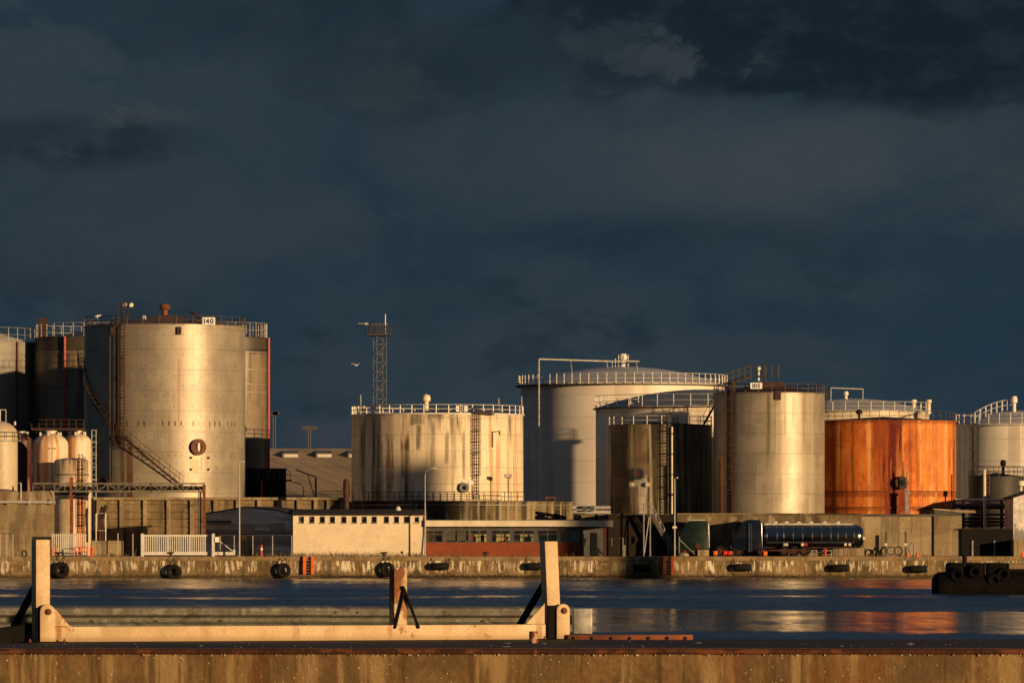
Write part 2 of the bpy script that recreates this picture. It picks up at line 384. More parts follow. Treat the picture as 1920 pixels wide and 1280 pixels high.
def ladder(T,px,r0,r1,mat,w=.5,off=.25,cage=False,rail=.035,parent=None,a=None):
    a=ang(T,px) if a is None else a
    t=Vector((math.cos(a),math.sin(a),0)); nrm=Vector((math.sin(a),-math.cos(a),0)); z0=trow(T,r1); z1=trow(T,r0)
    mb=MB(); b=sp(T,a,0,off)
    for s in (-1,1):
        p=b+t*s*w/2; mb.bar(p+Vector((0,0,z0)),p+Vector((0,0,z1)),rail*2,rail*2)
    z=z0+.15
    while z<z1: mb.tube(b-t*w/2+Vector((0,0,z)),b+t*w/2+Vector((0,0,z)),rail*.75,5); z+=.32
    z=z0+.6
    while z<z1-1.2:
        for s in (-1,1):
            p=b+t*s*w/2+Vector((0,0,z)); mb.tube(p,p-nrm*off,rail*.7,5)
        z+=2.0
    if cage:
        z=z0+2.3; cr=.36
        ver=[]
        while z<z1:
            pts=[b+Vector((0,0,z))+t*(cr*math.cos(u))+nrm*(.05+.62*math.sin(u)) for u in [PI*i/8 for i in range(9)]]
            mb.path(pts,.03,5); ver.append(pts); z+=1.1
        if len(ver)>1:
            for k in (1,4,7): mb.tube(ver[0][k],ver[-1][k],.025,5)
    return mb.build('ladder',M[mat],parent or T.root)
def helix(T,p0,row0,p1,row1,mat,w=.6,off=.05,name='staircase',rail=True,a0=None,a1=None):
    a0=ang(T,p0) if a0 is None else a0; a1=ang(T,p1) if a1 is None else a1; z0=trow(T,row0); z1=trow(T,row1); n=max(8,int(abs(a1-a0)*T.R/.45)); mb=MB()
    P=[(a0+(a1-a0)*i/n, z0+(z1-z0)*i/n) for i in range(n+1)]
    for o in (off,off+w):
        for (aa,za),(ab,zb) in zip(P[:-1],P[1:]): mb.bar(sp(T,aa,za,o),sp(T,ab,zb,o),.05,.15)
    for aa,za in P: 
        mb.bar(sp(T,aa,za+.06,off),sp(T,aa,za+.06,off+w),.28,.04)
    if rail:
        o=off+w
        for j,(aa,za) in enumerate(P):
            if j%2==0: mb.tube(sp(T,aa,za,o),sp(T,aa,za+1.05,o),.025,5)
        for h in (.55,1.05): mb.path([sp(T,aa,za+h,o) for aa,za in P],.025,5)
    return mb.build(name,M[mat],T.root)
def manhole(T,px,row,r,mat,matin,name='manhole',dep=.3,bolts=True):
    a=ang(T,px); c=sp(T,a,trow(T,row),-.05); d=Vector((math.sin(a),-math.cos(a),0)); mb=MB()
    mb.rev(c,d,[(r*1.18,0),(r*1.18,.1),(r,.1),(r,dep),(r*1.2,dep),(r*1.2,dep+.1),(r*.55,dep+.1),(r*.5,dep+.02)],28)
    if bolts:
        for i in range(16):
            u=2*PI*i/16; e=Vector((math.cos(a),math.sin(a),0))*math.cos(u)*r*1.08+Vector((0,0,1))*math.sin(u)*r*1.08
            mb.tube(c+d*(dep+.1)+e,c+d*(dep+.15)+e,.035,5)
    o=mb.build(name,M[mat],T.root)
    mb=MB(); mb.rev(c+d*.02,d,[(r*.52,dep),(r*.4,dep+.03),(.001,dep+.05)],20); mb.build('cover',M[matin],o)
    return o
def roof_vent(T,dx,dy,h,r,mat='cream',z=None):
    z=T.zt+T.rise*(.8) if z is None else z; mb=MB(); c=(T.cx+dx,T.cy+dy,0)
    mb.rev(c,(0,0,1),[(r*.6,z-.6),(r*.6,z+h*.55),(r,z+h*.6),(r*1.1,z+h*.8),(r*.8,z+h),(.001,z+h)],16)
    return mb.build('vent',M[mat],T.root)
def signboard(T,txt,px,row,wpx,hpx,board='sign',ink='ink',letter=.72,off=.05,a=None):
    Yf=T.Y-T.R*math.cos(ang(T,px)); c=Vector((X(px,Yf),Yf-off,Z(row,Yf))); w=S(wpx,Yf); h=S(hpx,Yf)
    mb=MB(); mb.box(c.x-w/2,c.x+w/2,c.y-.02,c.y+.03,c.z-h/2,c.z+h/2); b=mb.build('sign',M[board],T.root)
    digits(txt,(c.x,c.y-.035,c.z),h*letter,M[ink],b); return b

# ---- 140: tall, glossy, cream over steel
T140R=S(151,538)
M['t140']=weathered('tank_cream_gloss',(.37,.325,.25),(.30,.26,.20),R=T140R,scale=.35,rough=.48,metal=.31,spec=.5,rvar=.03,
  streaks=[((.24,.15,.08),1.3,.05,.6,.85,.4,(4,19)),((.22,.19,.15),.5,.035,.5,.8,.35)],
  spots=[(-3.0,.34,4,12.3,(.13,.045,.014),.95),(-4.0,.28,3,12,(.14,.05,.018),.85),(1.95,.22,13,20,(.22,.10,.04),.6),(3.75,.6,8.2,9.6,(.34,.13,.04),.6),(3.75,.9,1.5,7.7,(.42,.24,.09),.45),(-3.9,.3,17,20,(.13,.06,.03),.6)],
  seams=(2.05,3.3,.4),dots=(1.02,.95,(.07,.045,.025),.65),ticks=[(13.1,.32,.62,.09,1),(9.9,.12,.62,.06,.8)],fineamt=.2,bump=.03)
M['t140roof']=plain('tank_roof_brown',(.13,.07,.04),.7,0,.35,.6)
T=tank('tallest cream tank with brown conical roof, rust-brown ladder and number 140 sign',309,151,613,538,GZ,M['t140'],M['t140roof'],1.25)
T140=T
railing(T,.85,30,'rail_dark',off=-.05,r=.035)
ladder(T,240,566,832,'rust_dark',w=.62,cage=False,rail=.05)
mb=MB(); a=ang(T,217)
for pxx in (217,228):
    a=ang(T,pxx); mb.tube(sp(T,a,trow(T,905),.16),sp(T,a,trow(T,628),.16),.05,6)
for r in range(640,900,34):
    mb.tube(sp(T,ang(T,217),trow(T,r),.16),sp(T,ang(T,228),trow(T,r),.16),.03,5)
mb.build('gauge_pipe',M['dkgrey'],T.root)
mb=MB()
for pxx in (222,345):
    a=ang(T,pxx); c=sp(T,a,0,.1); z0=trow(T,628); z1=trow(T,613.5)
    mb.box(c.x-.2,c.x+.2,c.y-.22,c.y+.25,z0,z1)
    mb.build('overflow_box',M['rust_dark'],T.root); mb=MB()
helix(T,159,668,238,815,'rust_dark',a0=math.radians(-84))
helix(T,243,818,352,914,'rust_dark')
mb=MB()
zl=trow(T,818)
for i in range(8):
    a=math.radians(-33+i*1.3); b=math.radians(-33+(i+1)*1.3)
    mb.bar(sp(T,a,zl,.5),sp(T,b,zl,.5),1.1,.08)
for i in range(5):
    a=math.radians(-33+i*2.6); mb.tube(sp(T,a,zl,1.0),sp(T,a,zl+1.1,1.0),.035,5)
for h in (.55,1.1): mb.path([sp(T,math.radians(-33+i*2.6),zl+h,1.0) for i in range(5)],.03,5)
for a in (-31,-25): mb.tube(sp(T,math.radians(a),zl,1.0),sp(T,math.radians(a),zl-1.3,0),.05,5)
mb.build('landing',M['rust_dark'],T.root)
roof_vent(T,.0,.0,1.25,.5,'rust',z=T.zt+1.05)
# vent ring, small curved vent, loading arm
mb=MB(); p=Vector((X(270,533),533,Z(600,533)))
mb.path([p+Vector((-.12,0,0)),p+Vector((-.14,0,.3)),p+Vector((0,0,.45)),p+Vector((.14,0,.3)),p+Vector((.12,0,.1))],.07,7); mb.build('gooseneck_vent',M['white'],T.root)
mb=MB(); mb.bar((X(359,534),534,Z(585,534)),(X(378,532.5),532.5,Z(598,532.5)),.14,.16); mb.build('boom',M['rust'],T.root)
mb=MB(); px,py=X(240,531),531.0
mb.tube((px,py,Z(600,py)),(px,py,Z(580,py)),.05,6); mb.path([(px-.22,py,Z(572,py)),(px,py,Z(581,py)),(px+.22,py,Z(572,py))],.04,5)
fl=mb.build('floodlight',M['rust_dark'],T.root)
for s in (-1,1):
    mb=MB(); mb.rev((px+s*.3,py+.1,Z(571,py)),(s*.5,-1,-.3),[(.001,-.15),(.16,-.12),(.22,.12),(.001,.1)],12); mb.build('lamp_head',M['cream'],fl)
signboard(T,'140',391.5,602,24,14,letter=.68)
M['rust_ring']=plain('rusty_ring',(.11,.04,.018),.7,0,.4,3)
mh=manhole(T,378,838,.68,'rust_ring','rust_dark')
a=ang(T,378); c=sp(T,a,trow(T,838),.36); e=Vector((math.cos(a),math.sin(a),0)); n_=Vector((math.sin(a),-math.cos(a),0)); mb=MB()
mb.prism([c+e*(.13*math.sin(u))+Vector((0,0,.42*math.cos(u))) for u in [2*PI*i/20 for i in range(20)]],n_*.03); mb.build('opening',M['cream'],mh)
mb=MB()
for pxx in (366,397):
    for rr in (858,880):
        a=ang(T,pxx); mb.rev(sp(T,a,trow(T,rr),0),(math.sin(a),-math.cos(a),0),[(.12,0),(.12,.1),(.001,.1)],10)
        mb.build('nozzle',M['black'],T.root); mb=MB()
manhole(T,207,905,.5,'rust_dark','black')
# ---- two dark tanks behind, one showing on either side of 140
def darktank(label,pc,pR,Y,pipe,band,k):
    R=S(pR,Y)
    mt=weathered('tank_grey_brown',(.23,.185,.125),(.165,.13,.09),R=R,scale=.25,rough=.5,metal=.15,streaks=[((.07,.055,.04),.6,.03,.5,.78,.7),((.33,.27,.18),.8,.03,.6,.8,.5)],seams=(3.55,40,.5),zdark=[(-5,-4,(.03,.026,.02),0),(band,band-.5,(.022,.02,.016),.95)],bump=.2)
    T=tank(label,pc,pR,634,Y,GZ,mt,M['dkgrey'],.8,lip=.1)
    railing(T,1.5,30,'grey',r=.03)
    mb=MB(); a=ang(T,pipe); mb.tube(sp(T,a,GZ,.25),sp(T,a,T.zt,.25),.12,8); mb.build('downpipe',M['red'],T.root); mb=MB()
    for z in [Z(r,Y-R*.7) for r in (660,693,720,735)]:
        mb.rev((T.cx,T.cy,z),(0,0,1),[(T.R,-.05),(T.R+.07,-.04),(T.R+.07,.04),(T.R,.05)],96)
    mb.build('wind_girder',M['grey'],T.root); return T
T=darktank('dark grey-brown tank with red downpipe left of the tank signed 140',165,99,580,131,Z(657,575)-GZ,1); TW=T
mb=MB(); mb.box(X(81,580)-.35,X(81,580)+.35,579.6,580.4,T.zt,T.zt+2.2); mb.build('cabinet',M['rust_dark'],T.root)
darktank('grey-brown tank with red downpipe at its right edge, right of the tank signed 140',430,73,553,500.5,Z(657,550)-GZ,2)
# ---- leftmost pale tank
RL=S(125,582)
M['tleft']=weathered('tank_dull_white',(.28,.265,.22),(.21,.195,.17),R=RL,scale=.2,rough=.55,streaks=[((.2,.17,.13),.6,.03,.52,.75,.5)],seams=(2.4,7,.4))
T=tank('pale tank with low conical roof cut by the left edge of the picture',-58,125,643,582,GZ,M['tleft'],M['cream'],1.9); TL=T
railing(T,1.5,34,'grey',r=.028)
mb=MB(); a=ang(T,38); mb.tube(sp(T,a,GZ,.2),sp(T,a,T.zt,.2),.1,8); mb.build('downpipe',M['rust'],T.root)
# ---- 111: stained cream
R1=S(161,530)
M['t111']=weathered('tank_stained_cream',(.80,.685,.49),(.70,.59,.415),R=R1,fineamt=.25,scale=.3,rough=.62,spec=.25,lohi=(.3,.7),
  streaks=[((.12,.09,.055),.75,.05,.52,.80,.75,(3,9.5)),((.09,.07,.045),2.6,.12,.50,.78,.8,(6.2,8.8)),((.04,.034,.022),1.1,.06,.68,.86,.85,(1,8.5)),((.46,.20,.06),.9,.045,.64,.85,.6),((.22,.17,.10),2.6,.08,.6,.85,.45),((.07,.06,.04),.35,.02,.62,.85,.6,(0,8))],
  spots=[(-2.9,.34,.2,6.2,(.03,.025,.018),.95),(-3.4,.25,2.2,6.0,(.035,.03,.02),.85),(-1.8,.4,5.0,7.3,(.06,.05,.03),.8),(-4.9,.45,.6,6.5,(.12,.06,.03),.85),(-6.2,.5,.3,8,(.05,.045,.03),.85),(-7.0,.4,.3,8,(.04,.035,.025),.85),(1.1,.22,3.8,6.6,(.06,.05,.03),.8),(2.7,.26,2.0,6.6,(.11,.07,.03),.75),(-.3,.25,3,7.5,(.12,.10,.06),.6),(-8.6,.8,0,8,(.03,.028,.02),.75),(6.7,.35,.6,6,(.42,.15,.04),.65),(8.2,.3,1,7,(.38,.14,.04),.5),(-2.0,.9,7.4,8.6,(.05,.04,.03),.7),(0,1.4,8,8.7,(.07,.055,.035),.6)],
  seams=(1.62,5.5,.45),bump=.25)
zb=7.4
T=tank('stained cream tank on round concrete base with number 111 sign and white railing',820,161,778,530,zb,M['t111'],M['dkgrey'],.55); T111=T
railing(T,.85,44,'rail',off=-.02,r=.045)
mb=MB(); mb.rev((T.cx,T.cy,T.zt),(0,0,1),[(T.R+.06,-.1),(T.R+.14,-.09),(T.R+.14,.04),(T.R-.1,.04)],128); mb.build('kerb_ring',M['white'],T.root)
ladder(T,892,764,935,'rail_dark',w=.5,cage=True,rail=.04)
roof_vent(T,X(799,530)-T.cx,0,1.5,.42,'cream',z=T.zt+.5)
mb=MB()
for pxx,r0,rr in ((677,740,778),(800,738,752),(936,746,776),(979,743,778)):
    Yp=530 if pxx==800 else 526; mb.tube((X(pxx,Yp),Yp,Z(rr,Yp)),(X(pxx-1,Yp),Yp,Z(r0,Yp)),.05,6); mb.build('lightning_rod',M['rail'],T.root); mb=MB()
signboard(T,'111',866,766,22,11,letter=.9)
manhole(T,870,914,.42,'dkgrey','black')
mb=MB(); 
for pxx in (872,884):
    a=ang(T,pxx); c=sp(T,a,trow(T,905),.1); mb.box(c.x-.22,c.x+.22,c.y-.08,c.y+.05,c.z-.18,c.z+.2); mb.build('label_plate',M['sign'],T.root); mb=MB()
mb=MB(); a=ang(T,923); b=ang(T,936)
mb.path([sp(T,a,trow(T,838),.1),sp(T,a,trow(T,809),.1),sp(T,b,trow(T,808),.1),sp(T,b,trow(T,815),.1)],.05,6); mb.build('breather_pipe',M['rust'],T.root)
mb=MB(); 
for i in range(5): mb.box(X(905+i*3,522),X(907+i*3,522),521.6,522.4,T.zt,T.zt+.25)
mb.box(X(893,522),X(947,522),521.5,522.5,T.zt+.01,T.zt+.12); mb.build('walkway',M['rail_dark'],T.root)
# ---- big white domed tank
RB=S(191,585); Zb=5.0
M['tbig']=weathered('tank_white',(.76,.70,.59),(.70,.64,.53),R=RB,fineamt=.2,scale=.2,rough=.5,streaks=[((.35,.30,.22),.5,.03,.55,.8,.4)],seams=(2.35,6.5,.4),bump=.15)
M['dome']=weathered('dome_grey_white',(.52,.50,.47),(.44,.43,.41),scale=.25,rough=.5,bump=.1)
T=tank('largest white domed tank with close-set railing posts and a thin standpipe up its front',1168,191,722,586.5,Zb,M['tbig'],M['dome'],2.0,dome=True); TB=T
railing(T,1.15,72,'rail',off=.25,r=.035,z=T.zt-.1)
mb=MB(); mb.rev((T.cx,T.cy,T.zt-.15),(0,0,1),[(T.R,-.08),(T.R+.65,-.06),(T.R+.65,.05),(T.R,.05)],128); mb.build('walkway',M['rail_dark'],T.root)
mb=MB(); Yp=573; mb.path([(X(1010.5,Yp),Yp,Zb),(X(1010.5,Yp),Yp,Z(673,Yp)),(X(1140,579),579,Z(677,579)),(X(1198,585),585,Z(677,585))],.08,6)
for pxx,ra,rb in ((1070,674,703),(1137,677,690),(1193,677,700)): mb.tube((X(pxx,579),579,Z(ra,579)),(X(pxx+3,579),579,Z(rb,579)),.04,5)
mb.build('standpipe',M['rail'],T.root)
roof_vent(T,-.0,0,1.6,.45,'white',z=T.zt+1.85)
mb=MB()
for k in range(6): mb.tube((T.cx-1.2+k*.35,T.cy-1,T.zt+1.5),(T.cx-1.2+k*.35,T.cy-1,T.zt+2.5+.4*(k%3)),.04,5)
mb.build('roof_fittings',M['rail'],T.root)
# ---- second domed tank
R2=S(203,548)
M['t2']=weathered('tank_offwhite',(.84,.77,.64),(.78,.71,.58),R=R2,fineamt=.2,scale=.2,rough=.5,streaks=[((.33,.27,.19),.5,.03,.55,.8,.4)],seams=(2.3,6.5,.35),bump=.15)
M['dome2']=weathered('dome_blue_grey',(.21,.22,.23),(.16,.17,.18),scale=.25,rough=.55,bump=.1)
T=tank('off-white tank with grey shallow dome in front of the largest domed tank',1320,203,765,548,Zb,M['t2'],M['dome2'],1.9,dome=True); T2=T
railing(T,1.2,40,'rail',off=.05,r=.03)
mb=MB(); mb.rev((T.cx,T.cy,T.zt-.1),(0,0,1),[(T.R,-.06),(T.R+.3,-.05),(T.R+.3,.05),(T.R,.05)],128); mb.build('walkway',M['rail_dark'],T.root)
mb=MB(); mb.path([(X(1182,541),541,Zb),(X(1182,541),541,Z(742,541)),(X(1197,541),541,Z(742,541)),(X(1197,541),541,Zb)],.06,6)
for r in range(748,800,8): mb.tube((X(1182,541),541,Z(r,541)),(X(1197,541),541,Z(r,541)),.03,5)
mb.build('ladder',M['white'],T.root)
# ---- third domed tank behind rusty one
R3=S(142,585)
T=tank('cream tank with pale dome showing above the orange rusted tank',1600,142,772,585,Zb,weathered('tank_cream',(.64,.56,.41),(.58,.50,.36),R=R3,scale=.25,rough=.5,seams=(2.3,6,.35),bump=.15),M['dome'],1.45,dome=True); T3=T
railing(T,.95,38,'rail',off=.1,r=.032)
mb=MB(); mb.rev((T.cx,T.cy,T.zt-.1),(0,0,1),[(T.R,-.06),(T.R+.3,-.05),(T.R+.3,.05),(T.R,.05)],96); mb.build('walkway',M['rail'],T.root)
roof_vent(T,X(1586,583)-T.cx,-2,1.0,.28,'white',z=T.zt+1.2)
mb=MB(); mb.path([(X(1558,581),581,T.zt),(X(1558,581),581,Z(727,581)),(X(1618,583),583,Z(729,583)),(X(1618,583),583,T.zt+1)],.05,6); mb.build('overhead_pipe',M['rail'],T.root)
for pxx in (1713,1741):
    mb=MB(); mb.rev((X(pxx,582),582,0),(0,0,1),[(.25,T.zt-.3),(.25,T.zt+.9),(.36,T.zt+.95),(.34,T.zt+1.25),(.001,T.zt+1.3)],12); mb.build('relief_valve',M['cream'],T.root)
# ---- 102: black stained
R102=S(97,529); zr=6.05
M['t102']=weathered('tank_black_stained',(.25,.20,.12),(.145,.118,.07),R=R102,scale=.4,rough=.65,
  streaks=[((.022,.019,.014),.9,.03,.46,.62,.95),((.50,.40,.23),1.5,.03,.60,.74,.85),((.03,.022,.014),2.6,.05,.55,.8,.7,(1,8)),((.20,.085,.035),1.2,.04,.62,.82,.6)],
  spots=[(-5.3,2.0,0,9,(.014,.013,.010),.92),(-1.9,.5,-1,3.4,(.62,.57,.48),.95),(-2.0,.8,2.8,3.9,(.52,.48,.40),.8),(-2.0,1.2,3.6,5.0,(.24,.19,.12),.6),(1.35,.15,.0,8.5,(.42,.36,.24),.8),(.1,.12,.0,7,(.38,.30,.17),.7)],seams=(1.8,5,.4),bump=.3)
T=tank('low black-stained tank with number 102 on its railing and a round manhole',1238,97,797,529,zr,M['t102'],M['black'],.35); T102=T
railing(T,.85,22,'rail',off=-.02,r=.035)
ladder(T,1246,765,962,'rail_dark',w=.7,cage=False,rail=.035)
mb=MB(); a=ang(T,1256); mb.tube(sp(T,a,zr,.25),sp(T,a,trow(T,800),.25),.10,8); mb.build('drain_pipe',M['cream'],T.root)
mb=MB(); Yf=523.9
c=(X(1265,Yf),Yf,Z(787,Yf))
mb.bar((X(1254,Yf),Yf+.03,c[2]-S(4.6,Yf)),(X(1277,Yf),Yf+.03,c[2]-S(4.6,Yf)),.03,.04); mb.bar((X(1254,Yf),Yf+.03,c[2]+S(4.6,Yf)),(X(1277,Yf),Yf+.03,c[2]+S(4.6,Yf)),.03,.04)
b=mb.build('sign',M['rail'],T.root); digits('102',c,S(8.5,Yf),plain('sign_blue',(.10,.20,.33),.4),b,.04)
manhole(T,1197,888,.48,'dkgrey','rust')
mb=MB()
for pxx in (1184,1213):
    a=ang(T,pxx); mb.rev(sp(T,a,trow(T,908),0),(math.sin(a),-math.cos(a),0),[(.17,0),(.17,.18),(.23,.18),(.23,.26),(.001,.26)],14); mb.build('nozzle',M['cream'],T.root); mb=MB()
mb=MB(); p=Vector((X(1320,524),524.5,T.zt))
mb.bar(p,p+Vector((1.1,.6,1.9)),.05,.2); mb.bar(p+Vector((0,.7,0)),p+Vector((1.1,1.3,1.9)),.05,.2)
for i in range(7):
    q=p+Vector((1.1,.6,1.9))*(i/6); mb.bar(q,q+Vector((0,.7,0)),.25,.04)
for i in (0,3,6):
    q=p+Vector((1.1,.6,1.9))*(i/6); mb.tube(q,q+Vector((0,0,1)),.03,5)
mb.tube(p+Vector((0,0,1)),p+Vector((1.1,.6,2.9)),.03,5); mb.build('roof_steps',M['black'],T.root)
# ---- 105: tall glossy with streaks
R105=S(104,522)
M['t105']=weathered('tank_tan_gloss',(.38,.33,.25),(.30,.26,.19),R=R105,scale=.4,rough=.48,metal=.31,spec=.5,rvar=.03,
  streaks=[((.20,.155,.09),1.2,.03,.56,.82,.5,(2,12)),((.13,.10,.055),2.2,.04,.62,.85,.5,(5,12.5)),((.52,.46,.33),.9,.02,.58,.8,.5)],
  spots=[(-.35,.22,5.5,11.6,(.10,.085,.05),.75),(.35,.12,6,11.6,(.15,.12,.07),.5),(-4.6,.5,0,12,(.08,.07,.05),.6),(1.3,.12,7.5,11.8,(.13,.10,.06),.55),(2.2,.2,8.5,11.8,(.13,.10,.06),.5),(3.4,.15,7,11.8,(.13,.10,.06),.5),(-4.0,.2,8,11.8,(.12,.10,.06),.5)],
  seams=(1.95,4.6,.45),fineamt=.2,bump=.06)
T=tank('glossy tan tank with number 105 sign, rusty ladder and slanting gangway on its roof',1442,104,738,522,zr,M['t105'],M['rust_dark'],1.1); T105=T
railing(T,.85,26,'rail_dark',off=-.03,r=.035)
ladder(T,1369,715,962,'rust_dark',w=.6,cage=True,rail=.05)
ladder(T,1357,858,962,'rust',w=.4,off=.5,rail=.04)
mb=MB(); a=ang(T,1453); c=sp(T,a,0,.05); mb.box(c.x-.3,c.x+.3,c.y-.12,c.y+.3,trow(T,750),trow(T,733)); mb.build('overflow_box',M['rust_dark'],T.root)
mb=MB()
za,zc=Z(720,520),Z(703,520)
P0=Vector((X(1362,518),518,za)); P1=Vector((X(1408,521),521,Z(704,521))); P2=Vector((X(1460,521),521,Z(704,521)))
for oy in (0,1.0):
    for h in (0,.5,1.0): mb.path([P0+Vector((0,oy,h)),P1+Vector((0,oy,h)),P2+Vector((0,oy,h))],.035,5)
    for q in [P0.lerp(P1,i/4) for i in range(5)]+[P1.lerp(P2,i/4) for i in range(1,5)]: mb.tube(q+Vector((0,oy,-.3)),q+Vector((0,oy,1.0)),.035,5)
mb.bar(P0+Vector((0,.5,0)),P1+Vector((0,.5,0)),1.0,.06); mb.bar(P1+Vector((0,.5,0)),P2+Vector((0,.5,0)),1.0,.06)
mb.build('gangway',M['rail_dark'],T.root)
roof_vent(T,X(1422,522)-T.cx,0,.8,.22,'white',z=Z(702,522))
mb=MB(); mb.tube((X(1437,522),522,T.zt+.8),(X(1437,522),522,Z(682,522)),.03,5); mb.build('lightning_rod',M['rail_dark'],T.root)
mb=MB(); mb.box(X(1440,522)-.9,X(1470,522),519.5,523,T.zt+.3,T.zt+1.1); mb.build('roof_hatch',M['rust_dark'],T.root)
for pxx in (1378,1549):
    mb=MB(); mb.tube((X(pxx,520),520,T.zt-2),(X(pxx,520),520,T.zt+.95),.06,5); mb.build('corner_post',M['rust_dark'],T.root)
signboard(T,'105',1418,723,22,11.5,letter=.7)
# ---- orange rusted tank
RR=S(136,530)
M['tr']=weathered('tank_orange_rust',(.70,.20,.033),(.56,.145,.024),R=RR,scale=.5,rough=.75,spec=.2,
  streaks=[((.20,.04,.010),.75,.028,.47,.70,.85),((.76,.38,.12),.9,.03,.52,.78,.85),((.20,.04,.010),1.1,.35,.60,.84,.5),((.72,.36,.14),2.2,.5,.70,.9,.4),((.13,.028,.008),1.9,.03,.62,.85,.65,(2,9.5)),((.62,.30,.10),.25,.3,.6,.85,.4),((.28,.06,.015),1.3,1.1,.62,.8,.45)],
  spots=[(.55,1.35,-1,11,(.10,.011,.005),1.0),(.45,.3,.0,9.3,(.10,.012,.006),.85),(1.1,.6,.0,2.7,(.16,.025,.01),.85),(-3.6,.35,1,9,(.10,.035,.012),.6),(-4.9,.3,2,9,(.12,.04,.012),.55),(6.7,.3,3,9,(.58,.30,.12),.7),(3.0,.25,2.5,9,(.20,.05,.012),.6),(4.6,.25,3.5,9,(.22,.055,.012),.6),(5.2,2.6,-1,12,(.72,.34,.10),.35),(0,30,1.72,2.2,(.17,.035,.010),.7),(0,30,.30,.64,(.17,.035,.010),.6),(0,30,8.9,9.4,(.15,.032,.01),.6),(-.9,1.0,-1,12,(.30,.06,.015),.5)],
  bump=.3)
T=tank('low rust-orange tank with a dark red streak down its middle and a black manhole',1656,136,790,530,zr,M['tr'],M['rust_dark'],.5); TR=T
mb=MB()
for row in (921,951):
    z=trow(T,row); mb.rev((T.cx,T.cy,z),(0,0,1),[(T.R,-.06),(T.R+.07,-.05),(T.R+.07,.05),(T.R,.06)],128)
mb.build('stiffener_ring',M['rust'],T.root)
railing(T,.9,20,'rail_dark',off=-.05,r=.025,a0=-1.2,a1=1.5)
manhole(T,1679,905,.55,'rust_dark','black',dep=.45)
mb=MB(); mb.rev((X(1611,525),525,0),(0,0,1),[(.12,T.zt),(.12,T.zt+.6),(.3,T.zt+.65),(.3,T.zt+.95),(.1,T.zt+1.1),(.001,T.zt+1.1)],12); mb.box(X(1604,525),X(1617,525),524.9,525.1,T.zt+.75,T.zt+.9); mb.build('vent',M['black'],T.root)
mb=MB(); mb.tube((X(1700.5,521.6),521.6,zr),(X(1700.5,521.6),521.6,Z(882,521.6)),.07,6); mb.box(X(1696,521.6),X(1706,521.6),521.4,521.8,Z(926,521.6),Z(921,521.6)); mb.box(X(1697,521.6),X(1704,521.6),521.45,521.75,zr,Z(925,521.6)); mb.build('level_gauge',M['grey'],T.root)
# ---- far right pale tank
R4=S(112,572)
T=tank('pale tank with curved stair rail over its dome at the right edge of the picture',1905,112,796,572,Zb,weathered('tank_pale',(.76,.71,.60),(.68,.63,.53),R=R4,fineamt=.2,scale=.25,rough=.5,streaks=[((.22,.17,.12),.8,.03,.52,.7,.5)],seams=(2.3,6,.4),bump=.15),M['dome'],1.5,dome=True); T4=T
railing(T,1.1,34,'rail',off=.1,r=.035)
mb=MB(); mb.rev((T.cx,T.cy,T.zt-.1),(0,0,1),[(T.R,-.1),(T.R+.3,-.08),(T.R+.3,.05),(T.R,.05)],96); mb.build('walkway',M['rail'],T.root)
mb=MB(); N=14
for off in (0,.8):
    pts=[]
    for i in range(N+1):
        u=i/N; r=T.R*(1-u*.92); x=T.cx-r*.75; zz=T.zt+1.5*(1-(r/T.R)**2)+.1; pts.append(Vector((x,T.cy-T.R*.6*(1-u)-1+off,zz)))
    mb.path([p+Vector((0,0,1.1)) for p in pts],.04,5); mb.path([p+Vector((0,0,.55)) for p in pts],.03,5)
    for p in pts[::2]: mb.tube(p,p+Vector((0,0,1.1)),.035,5)
mb.build('roof_stair',M['rail'],T.root)
roof_vent(T,-.4,-2,1.7,.35,'white',z=T.zt+1.3)
ladder(T,1823,800,960,'rail_dark',w=.5,cage=True)
# ---- small dark tank by the far right pipes
R5=S(52,545)
T=tank('small black tank with thin roof rail beside the pipe racks at right',1868,52,893,545,GZ,weathered('tank_black',(.03,.028,.024),(.045,.04,.032),R=R5,scale=.5,rough=.6,bump=.2),M['black'],.4); T5=T
railing(T,1.0,16,'rail_dark',off=-.02,r=.03)
roof_vent(T,X(1881,545)-T.cx,0,1.4,.28,'black',z=T.zt+.3)
# ---- silos on the left
def silo(label,pc,pR,top,Y,mat,base=GZ,dome=.9,neck=True):
    cx=X(pc,Y); R=S(pR,Y); zt=Z(top,Y); root=thing('silo',label,'silo',(cx,Y,base)); mb=MB(); k=10
    zs=zt-dome*R*.75
    pr=[(R,base),(R,zs)]+[(R*math.cos(PI/2*i/k)*.999+.001,zs+dome*R*.75*math.sin(PI/2*i/k)) for i in range(1,k+1)]
    mb.rev((cx,Y,0),(0,0,1),pr,48,ref=(0,1,0)); mb.build('shell',mat,root)
    if neck:
        mb=MB(); mb.rev((cx,Y,zt),(0,0,1),[(R*.3,-.25),(R*.3,.15),(R*.36,.15),(R*.36,.25),(.001,.25)],16); mb.build('hatch',M['cream'],root)
        for i in range(6):
            u=i*PI/3+.4; mb=MB(); q=Vector((cx+R*.6*math.cos(u),Y+R*.6*math.sin(u),zt-R*.17)); mb.box(q.x-.09,q.x+.09,q.y-.06,q.y+.06,q.z-.1,q.z+.38); mb.build('lifting_lug',M['cream'],root)
    return root,cx,R,zt
